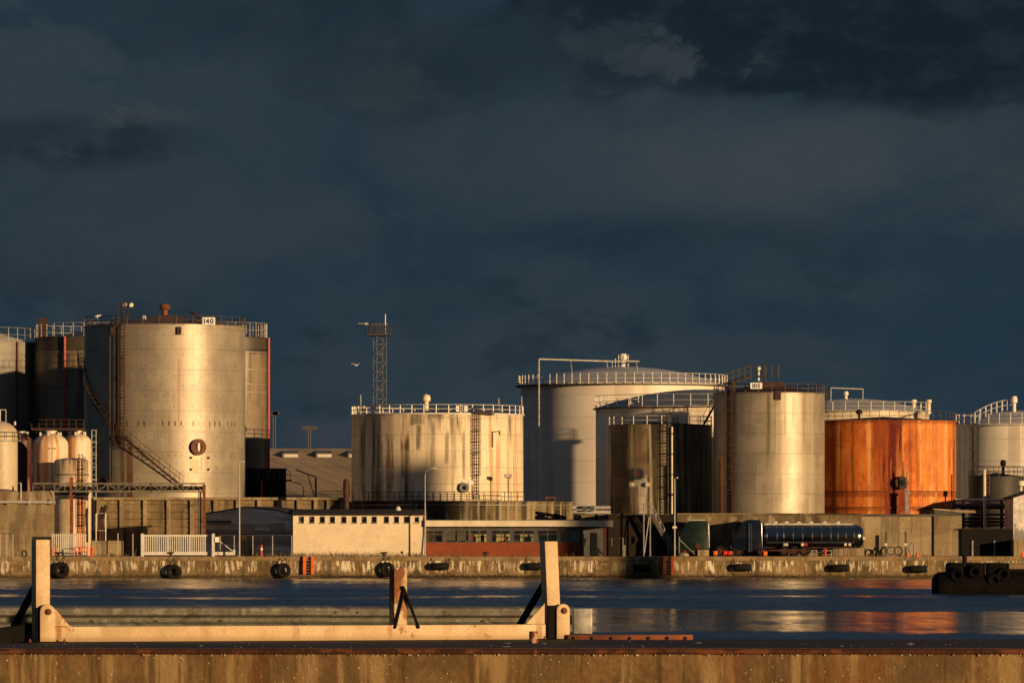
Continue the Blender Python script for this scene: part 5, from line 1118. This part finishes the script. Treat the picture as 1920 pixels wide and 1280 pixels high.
# green lorry tractor
Yt=510.9; xf=X(1269,Yt); xb=X(1329,Yt); root=thing('lorry','dark green lorry tractor with bare chassis, facing left beside the slim pole','lorry',((xf+xb)/2,Yt,GZ))
b=cab(root,xf,xb,Yt,2.85,2.4,M['green'],rake=.85)
mb=MB(); mb.box(X(1290,Yt),X(1322,Yt),Yt-1.0,Yt+1.0,Z(975.5,Yt),Z(973.5,Yt)); mb.build('roof_bar',M['rail'],root)
mb=MB(); mb.box(X(1290,Yt)-.02,X(1290,Yt)+.02,Yt-1.225,Yt-1.2,GZ+.7,GZ+3.1); mb.build('door_seam',M['black'],root)
mb=MB(); mb.rev((X(1308,509.6),509.62,GZ+.95),(0,-1,0),[(.28,0),(.26,.05),(.001,.06)],16); mb.build('emblem_plate',M['hub'],root)
mb=MB(); mb.box(xb,X(1382,Yt),Yt-.5,Yt+.5,GZ+.45,GZ+.72); mb.build('chassis',M['black'],root)
for p0,p1,mm in ((1338,1345,'lampamber'),(1356,1363,'lampred'),(1365,1372,'lampred')):
    mb=MB(); mb.box(X(p0,509.8),X(p1,509.8),509.65,509.8,GZ+.12,GZ+.50); mb.build('rear_light',M[mm],root,bevel=.02)
for x in (X(1283,Yt),X(1350,Yt)): wheel(root,x,Yt-1.0); wheel(root,x,Yt+1.0)
mb=MB(); mb.box(X(1334,Yt),X(1376,Yt),Yt-1.05,Yt-.8,GZ+.1,GZ+.5); mb.build('side_box',M['rust_dark'],root)
# polished tanker
Yt=511.3; xf=X(1372,Yt); xb=X(1428,Yt); root=thing('tanker_lorry','polished silver tank lorry with dark blue cab parked along the retaining wall','lorry',(X(1500,Yt),Yt,GZ))
cab(root,xf,xb,Yt,2.95,2.4,M['bluecab'],rake=1.0)
mb=MB(); 
for p in (1404.5,1409): mb.tube((X(p,509.9),509.9,GZ+.4),(X(p,509.9),509.9,Z(981,509.9)),.045,6)
for i in range(9): z=GZ+.6+i*.27; mb.tube((X(1404.5,509.9),509.9,z),(X(1409,509.9),509.9,z),.025,5)
mb.build('exhaust_stack',M['chrome_hoop'],root)
xt0,xt1=X(1433,Yt),X(1620,Yt); Rt=1.13; zc=Z(1005,Yt); mb=MB(); L=xt1-xt0
pr=[(.001,-.30),(Rt*.35,-.27),(Rt*.7,-.17),(Rt*.93,-.05),(Rt,.1),(Rt,L-.75),(Rt*.93,L-.4),(Rt*.75,L-.15),(Rt*.4,L-.02),(.001,L)]
mb.rev((xt0,Yt,zc),(1,0,0),pr,64); mb.build('tank_barrel',M['chrome'],root,sharp=50)
mb=MB()
for p in (1437,1456,1468.5,1486,1504,1522,1539.5,1557,1570,1585,1600,1617):
    r_=Rt*(1.0 if p<1606 else .9); mb.ring((X(p,Yt),Yt,zc),(1,0,0),r_,.022,48,6)
mb.build('hoop',M['chrome_hoop'],root)
mb=MB(); mb.box(X(1433,Yt),X(1598,Yt),Yt-.55,Yt+.55,zc+Rt-.05,zc+Rt+.12); mb.build('top_walkway',M['rail'],root)
mb=MB()
for p in (1453,1474,1497,1520,1545,1570): mb.box(X(p-4,Yt),X(p+4,Yt),Yt-.3,Yt+.3,zc+Rt+.125,zc+Rt+.22); mb.rev((X(p,Yt),Yt,zc+Rt+.12),(0,0,1),[(.25,0),(.25,.16),(.001,.2)],12)
mb.build('manlid',M['rail'],root)
mb=MB(); mb.box(X(1420,Yt),X(1606,Yt),Yt-.45,Yt+.45,GZ+.78,GZ+1.02); mb.box(X(1440,Yt),X(1520,Yt),Yt-1.15,Yt-1.05,GZ+.5,GZ+.62); mb.build('chassis',M['rust_dark'],root)
mb=MB(); mb.box(X(1436,Yt),X(1600,Yt),Yt-1.16,Yt-1.1,zc-.62,zc-.55); mb.build('side_rail',M['chrome_hoop'],root)
for p,mm in ((1470,'rail'),(1474,'rail'),(1503.5,'white'),(1510,'lampred'),(1584,'cream'),(1592,'cream')):
    mb=MB(); mb.rev((X(p,Yt),Yt-1.12,zc-.78),(0,-1,0),[(.17,-.1),(.17,.03),(.001,.05)],4); mb.build('hazard_plate',M[mm],root)
for p in (1384,1428,1470,1489,1508):
    wheel(root,X(p,Yt),Yt-.95); wheel(root,X(p,Yt),Yt+.95)
mb=MB(); mb.box(X(1602,Yt),X(1622,Yt),Yt-1.1,Yt+1.1,GZ+.5,GZ+.75); mb.build('rear_bumper',M['dkgrey'],root)
for p,mm in ((1618,'lampamber'),): 
    mb=MB(); mb.box(X(p,510.1),X(p+4,510.1),510.05,510.15,Z(1011,510.1),Z(1006,510.1)); mb.build('marker_lamp',M['cream'],root)
mb=MB(); mb.box(X(1432,510.1),X(1439,510.1),510.1,510.25,Z(1041,510.1),Z(1033,510.1)); mb.build('marker_lamp',M['lampamber'],root)
# ---------------------------------------------------------------- far right pipe racks and sheds
Yp=528.; root=thing('pipe_rack','black steel pipe rack with stacked pale and dark pipes at right','pipe rack',(X(1850,Yp),Yp,GZ)); mb=MB()
for p in (1806,1843,1878,1899): mb.box(X(p,Yp)-.15,X(p,Yp)+.15,Yp-.1,Yp+.1,GZ,Z(936,Yp))
for r in (952,972,984): mb.box(X(1800,Yp),X(1902,Yp),Yp-.12,Yp+.12,Z(r+2,Yp),Z(r-2,Yp))
mb.build('frame',M['black'],root)
for r,rr,a,b,mm in ((937,.16,1790,1898,'rail'),(945,.12,1790,1818,'cream'),(948,.24,1790,1902,'dkgrey'),(958,.18,1752,1828,'cream'),(978,.14,1806,1900,'rust_dark'),(964,.12,1820,1900,'dkgrey')):
    mb=MB(); mb.tube((X(a,Yp),Yp-.4,Z(r,Yp)),(X(b,Yp),Yp-.4,Z(r,Yp)),rr,10); mb.build('pipe',M[mm],root)
root=thing('valve_house','long low shed with pale posts below the pipe rack, shade put into its front colour','shed',(X(1850,512),512,GZ)); mb=MB(); mb.box(X(1803,513),X(1899,513),513,520,GZ,Z(992,513)); mb.build('wall',M['black'],root)  # front coloured near black to stand for the shadow on it
mb=MB(); mb.box(X(1801,513),X(1900,513),512.7,520.2,Z(992,513)+.002,Z(990,513)); mb.build('roof',M['slate'],root); mb=MB()
for p in (1822,1863): mb.box(X(p,512.9),X(p+3,512.9),512.85,512.98,GZ,Z(1013,512.9))
mb.build('post',M['grey'],root)
root=thing('pump_shelter','small grey shelter with pale lid on the end of the retaining wall','shelter',(X(1770,516),516,zr)); mb=MB(); mb.box(X(1751,516),X(1790,516),515,517,zr-.1,Z(955,516)); mb.build('wall',M['dkgrey'],root); mb=MB(); mb.prism([(X(1749,516),514.8,Z(955,516)),(X(1749,516),514.8,Z(953,516)),(X(1826,516),514.8,Z(957,516)),(X(1828,516),514.8,Z(961,516)),(X(1800,516),514.8,Z(961,516))],(0,2.4,0)); mb.build('lid',M['conc_light'],root)
root=thing('tall_pole','tall pale steel pole with rusty ladder in front of the pipe rack','pole',(X(1846,524),524,GZ)); mb=MB(); mb.tube((X(1846,524),524,GZ),(X(1846,524),524,Z(880,524)),.15,10); mb.build('pole',M['cream'],root); mb=MB()
mb.tube((X(1855,524),524,GZ),(X(1855,524),524,Z(882,524)),.04,5)
for r in range(886,995,9): mb.tube((X(1846,524),524,Z(r,524)),(X(1855,524),524,Z(r,524)),.03,5)
mb.build('ladder',M['rust'],root)
root=thing('end_building','grey gabled building cut off by the right edge of the picture','building',(X(1910,515),515,GZ)); mb=MB(); mb.prism([(X(1900,515),515,GZ),(X(1900,515),515,Z(933,515)),(X(1950,515),515,Z(918,515)),(X(2000,515),515,Z(933,515)),(X(2000,515),515,GZ)],(0,9,0)); mb.build('wall',M['shade_render'],root)
mb=MB(); mb.prism([(X(1897,515),514.8,Z(934,515)),(X(1897,515),514.8,Z(931,515)),(X(1950,515),514.8,Z(915.5,515)),(X(2003,515),514.8,Z(931,515)),(X(2003,515),514.8,Z(934,515)),(X(1950,515),514.8,Z(918,515)+.01)],(0,9.3,0)); mb.build('roof',M['slate'],root)
mb=MB(); mb.box(X(1901,510),X(2000,510),510,514.7,GZ,Z(1012,510)); mb.build('porch',M['conc_light'],root)
mb=MB(); mb.rev((X(1914,519),519,Z(916,519)),(0,0,1),[(.15,-.6),(.15,.2),(.4,.3),(.4,.75),(.001,.85)],12); mb.build('vent',M['cream'],root)
# dark backdrop sheds so no bare horizon shows between tanks
root=thing('storage_shed','long low dark shed half hidden behind the tanks at right','shed',(X(1700,640),640,GZ)); mb=MB(); mb.prism([(X(1000,640),640,GZ),(X(1000,640),640,Z(950,640)),(X(1000,640),646,Z(940,646)),(X(1000,640),652,Z(950,652)),(X(1000,640),652,GZ)],(X(2300,640)-X(1000,640),0,0)); mb.build('shell',M['slate'],root)
# ---------------------------------------------------------------- mooring pontoon on the water at right
Yn=365.; root=thing('mooring_pontoon','black mooring pontoon with round-ended float and three fender blocks at right','pontoon',(X(1850,Yn),Yn,0))
x0=X(1752,Yn); M['tar']=plain('tarred_steel',(.004,.0037,.003),.8,0,.5,1.5,spec=.08,bump=.5)
mb=MB(); zf=.5; mb.rev((x0,Yn,zf),(1,0,0),[(.001,0),(.5,.05),(.82,.2),(.98,.5),(1.0,.9),(1.0,16)],28); mb.rev((x0,Yn+2.6,zf),(1,0,0),[(.001,0),(.5,.05),(.82,.2),(.98,.5),(1.0,.9),(1.0,16)],28); mb.build('float',M['tar'],root)
for a,b in ((1779.5,1806),(1811,1843),(1849,1887)):
    mb=MB(); mb.box(X(a,Yn),X(b,Yn),Yn-.7,Yn+3.2,1.0,Z(1054.5,Yn)); mb.build('fender_block',M['tar'],root,bevel=.14)
mb=MB(); mb.box(X(1780,Yn),X(1990,Yn),Yn-.2,Yn+2.8,1.4,1.7); mb.build('deck',M['tar'],root)
random.seed(5)
for p in (1792,1826,1861,1879):
    mb=MB(); c=Vector((X(p,Yn),Yn-.95,1.05+random.uniform(-.15,.5))); mb.ring(c,(random.uniform(-.3,.3),1,random.uniform(-.2,.2)),.33,.15,20,8); mb.build('tyre',M['tar'],root)
mb=MB(); mb.box(X(1892,Yn),X(1990,Yn),Yn-.1,Yn+2.7,1.705,Z(1055,Yn)); mb.build('timber_facing',M['conc_warm'],root)
for p in (1808.5,1846):
    mb=MB(); mb.tube((X(p,Yn),Yn-.5,.4),(X(p,Yn),Yn-.5,Z(1056,Yn)),.07,6); mb.build('chain',M['rust_dark'],root)
mb=MB(); mb.rev((X(1811,Yn),Yn+1,0),(0,0,1),[(.17,1.6),(.17,Z(1040,Yn)),(.22,Z(1039.5,Yn)),(.001,Z(1039,Yn))],10); mb.build('bollard',M['black'],root)
# =====================================================================  near pier edge and steel frame in the foreground
ZT=2.898
M['nearc']=weathered('near_wall_concrete',(.175,.108,.045),(.115,.070,.029),scale=1.6,rough=.85,spec=.2,fine=14,
  streaks=[((.28,.19,.085),3.4,.25,.52,.74,.85),((.065,.036,.013),4.4,.3,.6,.82,.8),((.15,.06,.018),1.2,.5,.6,.8,.6)],bump=.5)
root=thing('pier_wall','brown streaked concrete pier wall with rusty steel edge along the bottom of the picture','wall',(0,52,2))
mb=MB(); mb.prism([(-40,52,-2),(-40,52,ZT-.035),(-40,56.6,ZT-.035),(-40,56.6,ZT-.2),(-40,63.6,ZT-.2),(-40,63.6,-2)],(80,0,0)); mb.build('concrete',M['nearc'],root)
M['edge']=weathered('rusty_edge_steel',(.065,.02,.010),(.042,.015,.008),scale=3,rough=.8,spec=.2,fine=20,streaks=[((.15,.05,.02),2,4,.55,.7,.7)],bump=.5)
M['topsteel']=weathered('pier_top_steel',(.055,.04,.03),(.035,.026,.02),scale=1.2,rough=.7,spec=.25,fine=12,streaks=[((.10,.05,.025),1.5,3,.56,.7,.6)],bump=.3)
mb=MB(); mb.box(-40,40,51.965,52.2,ZT-.056,ZT-.006); mb.build('steel_edge',M['edge'],root,bevel=.012)
mb=MB(); mb.box(-40,40,52.21,56.6,ZT-.034,ZT); mb.build('top_plate',M['topsteel'],root)
random.seed(3); mb=MB()
for i in range(420):
    x=random.uniform(-5.4,5.4); y=51.98+random.random()*.02; z=ZT-.056+random.uniform(-.012,.012); r=random.uniform(.004,.014)
    if random.random()<.45: z=random.uniform(2.5,2.82); y=52.0; r=random.uniform(.003,.010)
    mb.ball((x,y,z),r,r*.5,r,6,4)
o=mb.build('barnacles',plain('barnacle_lime',(.34,.27,.17),.9,0,.4,9),root); o['kind']='stuff'
# frame: local axes, x along the beam, -y towards the water-side viewer
yaw=math.radians(16); Y0=54.9; X0=X(76,Y0)
root=thing('steel_cradle','cream painted steel cradle of long beam with three upright posts on the pier edge','cradle',(X0,Y0,ZT),rz=yaw)
M['frame']=weathered('frame_cream_paint',(.62,.45,.25),(.52,.37,.20),scale=2.5,rough=.55,spec=.35,fine=45,fineamt=.3,lohi=(.25,.75),streaks=[((.36,.24,.12),2.2,1.2,.55,.95,.6),((.26,.10,.035),6,5,.80,.86,.85),((.42,.28,.14),14,3,.70,.9,.5)],spots=[(0.42,.20,.115,.2,(.86,.74,.50),.85),(2.6,.05,.05,.12,(.20,.07,.02),.9),(5.3,.25,.14,.2,(.84,.74,.52),.8),(5.55,.10,.7,1.2,(.55,.38,.19),.6),(.10,.04,-.1,.3,(.24,.09,.03),.7),(5.28,.05,-.1,.25,(.24,.09,.03),.7),(3.62,.05,.0,.2,(.26,.10,.035),.6),(4.6,.09,.03,.12,(.30,.16,.07),.6),(1.6,.07,.05,.13,(.34,.2,.09),.6)],zdark=[(.02,.075,(.34,.23,.115),.7)],bump=.15)
M['frame_rusty']=weathered('frame_rusted_paint',(.50,.38,.20),(.32,.14,.04),scale=3,rough=.65,spec=.3,fine=26,lohi=(.42,.55),streaks=[((.17,.055,.018),5,2,.5,.62,.95),((.62,.52,.34),6,3,.62,.7,.8)],bump=.5)
M['frame_dark']=plain('frame_dark_steel',(.006,.005,.004),.8,0,.4,6,spec=.1)
pm=.00549  # metres per photo pixel here
def h(row,Y=Y0): return HC-(row-HR)*Y/F-ZT
def B(x0,x1,y0,y1,z0,z1,name,mat,bev=.006,par=None):
    mb=MB(); mb.box(x0,x1,y0,y1,z0,z1); return mb.build(name,M[mat],par or root,bevel=bev,local=True)
L=X(1031,56.4)-X0; Lx=L/math.cos(yaw)   # distance along the beam to the right post
def along(px):    # beam-axis coordinate of a photo column
    k=(px-960)/F; s=(k*Y0-X0)/(math.cos(yaw)-k*math.sin(yaw)); return s
def hb(s,row): Yy=Y0+s*math.sin(yaw); return HC-(row-HR)*Yy/F-ZT
cradle=root; xa=along(98); xe=along(1019)
B(xa,xe,-.09,.09,.005,.163,'beam','frame')
B(xa+.01,along(152),-.092,-.085,.11,.16,'repaint_patch','cream') if False else None
# left post (slim square section) and hinge bracket
w_=.155
def post(s,ztop,zbot,lean,wid,name='post',mat='frame',y=.0):
    mb=MB(); t_=lean; a=wid/2; r_=math.radians(6.5); cc,ss=math.cos(r_),math.sin(r_)
    q=[(u*cc-v*ss,u*ss+v*cc) for u,v in ((-a,-a),(a,-a),(a,a),(-a,a))]
    vs=[(s+u,y+v,zbot) for u,v in q]+[(s+u-t_,y+v,ztop) for u,v in q]
    mb.add(vs,[(3,2,1,0),(4,5,6,7),(0,1,5,4),(1,2,6,5),(2,3,7,6),(3,0,4,7)]); return mb.build(name,M[mat],root,bevel=.012,local=True)
def plate(s0,s1,z0,z1,y,th,name,mat,par=None):       # hinge cheek with rounded top
    c=(s0+s1)/2; r=(s1-s0)/2; pts=[(s0,y,z0),(s1,y,z0)]+[(c+r*math.cos(u),y,z1-r+r*math.sin(u)) for u in [PI*i/14 for i in range(15)]]
    mb=MB(); mb.prism(pts,(0,th,0)); o=mb.build(name,M[mat],par or root,bevel=.004,local=True)
    mb=MB(); mb.rev((c+.008,y+.001,z1-r),(0,-1,0),[(.034,0),(.034,.012),(.022,.013),(.020,.03),(.001,.032)],16); mb.build('hinge_pin',M['rust'],o,local=True)
    return o
sl=along(76.5); p1=post(sl,hb(sl,1011),.0,0,w_)
s0,s1=along(70),along(97.5)
plate(s0,s1,.0,hb(s0,1132),-.150,.035,'hinge_plate','frame')
B(s0-.035,s0+.012,-.112,-.079,.0,.36,'hinge_side','frame_dark',.003)
mb=MB(); mb.prism([(s1+.002,-.085,hb(s1,1179)),(along(131.5),-.085,hb(s1,1177)),(s1+.03,-.085,hb(s1,1143)),(s1+.002,-.085,hb(s1,1139))],(0,.02,0)); mb.build('gusset',M['frame'],root,local=True)
# right post, leaning a little
sr=along(1036); p2=post(sr,hb(sr,1014),.0,.045,w_*.98)
s0,s1=along(1036.5),along(1061)
plate(s0,s1,.0,hb(s0,1131),-.150,.035,'hinge_plate','frame')
B(s0-.09,s0-.005,-.118,-.079,.0,hb(s0,1134),'hinge_side','frame_dark',.003)
mb=MB(); mb.prism([(along(1017),-.085,hb(s0,1176)),(along(976),-.085,hb(s0,1175.5)),(along(1015),-.085,hb(s0,1133)),(along(1017),-.085,hb(s0,1130))],(0,.02,0)); mb.build('gusset',M['frame'],root,local=True)
# short rusty middle post and its dark strut pair
sm=along(746.5); p3=post(sm,hb(sm,1063),.163,0,.150,mat='frame_rusty')
mb=MB(); mb.bar((along(751),-.095,hb(sm,1098)),(along(781),-.095,hb(sm,1177)),.02,.05,up=(0,1,0)); mb.build('strut',M['frame_dark'],root,local=True)
mb=MB(); mb.bar((along(753),-.088,hb(sm,1108)),(along(736),-.088,hb(sm,1177)),.02,.05,up=(0,1,0)); mb.build('strut',M['frame_dark'],root,local=True)
# back braces of the tall posts
for s,ra,pb,rb in ((sl,1090,27,1182),(sr,1080,980,1176)):
    mb=MB(); mb.bar((s+.02,.12,hb(s,ra)+.05),(along(pb),.35,.04),.06,.06); mb.build('brace',M['frame_dark'],root,local=True)
mb=MB(); mb.prism([(along(70),.05,.0),(along(70),.05,.20),(along(0)-.3,.05,.10),(along(0)-.3,.05,.0)],(0,.2,0)); mb.build('foot_plate',M['frame_dark'],root,local=True)
# guard rail behind
Yg=62.6; zt=Z(1135,Yg); root=thing('guard_rail','grey galvanised double-wave guard rail with square end piece behind the cream frame','guard rail',(X(500,Yg),Yg,ZT-.2))
M['galv']=weathered('galvanised_guard_rail',(.20,.19,.15),(.15,.143,.11),scale=3,rough=.6,metal=.25,spec=.3,fine=18,streaks=[((.32,.31,.26),4,6,.66,.78,.6),((.06,.053,.036),3,5,.66,.82,.6)],bump=.25)
KS=1.12
pf=[(y*KS,z*KS) for y,z in [(0,0),(-.045,-.012),(-.08,-.025),(-.083,-.095),(-.05,-.108),(-.012,-.125),(-.012,-.165),(-.05,-.182),(-.083,-.195),(-.08,-.268),(-.045,-.282),(0,-.295)]]
def rail(xa,xb,nm,z):
    mb=MB(); n=len(pf); pts=[(y,zz) for y,zz in pf]+[(y+.006,zz) for y,zz in reversed(pf)]
    mb.prism([(xa,Yg+y,z+zz) for y,zz in pts],(xb-xa,0,0)); return mb.build(nm,M['galv'],root)
rail(X(-260,Yg),X(621,Yg),'rail_beam',zt); rail(X(621.5,Yg),X(1072,Yg),'rail_beam',zt-.004)
mb=MB()
for p,r in ((629,1147.5),(670,1147.5)): mb.rev((X(p,Yg),Yg-.082,Z(r,Yg)),(0,-1,0),[(.017,0),(.016,.010),(.001,.013)],10)
for p,r in ((636,1167),(658,1167),(675,1167)): mb.rev((X(p,Yg),Yg-.014,Z(r,Yg)),(0,-1,0),[(.017,0),(.016,.010),(.001,.013)],10)
for p in (172,292,413,905): mb.box(X(p-4,Yg),X(p+4,Yg),Yg-.018,Yg-.011,Z(1165,Yg),Z(1162,Yg))
mb.build('bolt',M['chain'],root)
mb=MB(); mb.box(X(1075,Yg),X(1110.5,Yg),Yg-.11,Yg+.02,Z(1187.5,Yg),Z(1139.5,Yg)); mb.build('end_piece',plain('galvanised_end',(.34,.33,.29),.5,.3,.35,9),root,bevel=.015)
for p in (1062,700,380,90):
    mb=MB(); mb.box(X(p,Yg)-.05,X(p,Yg)+.05,Yg+.01,Yg+.13,ZT-.2,zt-.06); mb.build('post',M['dkgrey'],root)
# bolted flat bar and peg
root=thing('bolted_bar','low rust-red steel bar with a row of bolts right of the frame','steel bar',(X(1180,56.3),56.3,ZT)); mb=MB(); mb.box(X(1063.5,56.6),X(1297,56.6),56.25,56.32,ZT,Z(1189,56.3)); mb.build('bar',M['rust'],root,bevel=.006)
for p in (1077,1111,1147,1182,1217,1252,1286):
    mb=MB(); mb.rev((X(p,56.25),56.25,Z(1195.5,56.25)),(0,-1,0),[(.02,0),(.02,.012),(.012,.014),(.001,.03)],8); mb.build('bolt',M['chain'],root)
root=thing('rusty_peg','short rusty pipe stub standing before the beam near the right post','peg',(X(1000.5,54.6),54.6,ZT)); mb=MB(); mb.rev((X(1000.5,54.6),54.6,0),(0,0,1),[(.046,ZT),(.046,Z(1183,54.6)),(.036,Z(1183,54.6)+.001),(.034,Z(1186,54.6)),(.001,Z(1186,54.6)-.001)],20); mb.build('stub',weathered('peg_rust',(.24,.06,.022),(.14,.04,.018),scale=12,rough=.8,fine=40,streaks=[((.45,.36,.22),14,8,.6,.68,.7)]),root)
root=thing('flat_plate','red-brown flat bar lying at the left edge behind the frame foot','steel bar',(X(10,55.6),55.6,ZT)); mb=MB(); mb.box(X(-60,55.6),X(40,55.6),55.6,55.75,ZT,ZT+.055); mb.build('bar',M['rust'],root,bevel=.006)

# base plates with bolts, weld beads and grit
root=cradle
for s_ in (sl+.02,sr+.03):
    B(s_-.20,s_+.22,-.21,.2,.0,.012,'base_plate','frame_dark',.002)
mb=MB()
for s_ in (sl+.02,sr+.03):
    for q in (-.17,.19): mb.rev((s_+q,-.19,.012),(0,0,1),[(.016,0),(.016,.012),(.008,.013),(.008,.03),(.001,.03)],8)
mb.build('bolt',M['rust'],root,local=True)
mb=MB()
for a_,b_ in (((xa+.004,-.096,.02),(xa+.004,-.096,.165)),((sm-.075,-.081,.164),(sm+.075,-.081,.164)),((sl+.14,-.086,.165),(sl+.3,-.086,.165)),((sr-.33,-.086,.165),(sr-.1,-.086,.165))):
    n=14
    for i in range(n): p=Vector(a_).lerp(Vector(b_),i/(n-1)); mb.ball(p,.009,.006,.006,6,4)
mb.build('weld_bead',M['frame_rusty'],root,local=True)
random.seed(21); mb=MB()
for i in range(90):
    x=random.gauss(random.choice((-4.6,-3,-1.4,.6,2.5,4.5)),.9); y=52.25+abs(random.gauss(0,1.4)); 
    if y>56: continue
    r=random.uniform(.003,.010); mb.ball((x,y,ZT+r*.5),r*1.3,r,r*.7,6,4)
o=mb.build('grit',plain('pier_grit',(.10,.07,.045),.9,0,.5,9)); tag(o,'grit, shells and flakes of rust lying on the dark pier top','grit',kind='stuff')
mb=MB()
for i in range(9):
    x=random.uniform(-5,5); y=random.uniform(52.3,55.5); mb.ball((x,y,ZT+.001),random.uniform(.02,.06),random.uniform(.03,.12),.004,8,4)
o=mb.build('bird_droppings',plain('bird_lime',(.55,.52,.46),.9,0,.2,9)); tag(o,'pale bird droppings splashed on the dark pier top','droppings',kind='stuff')
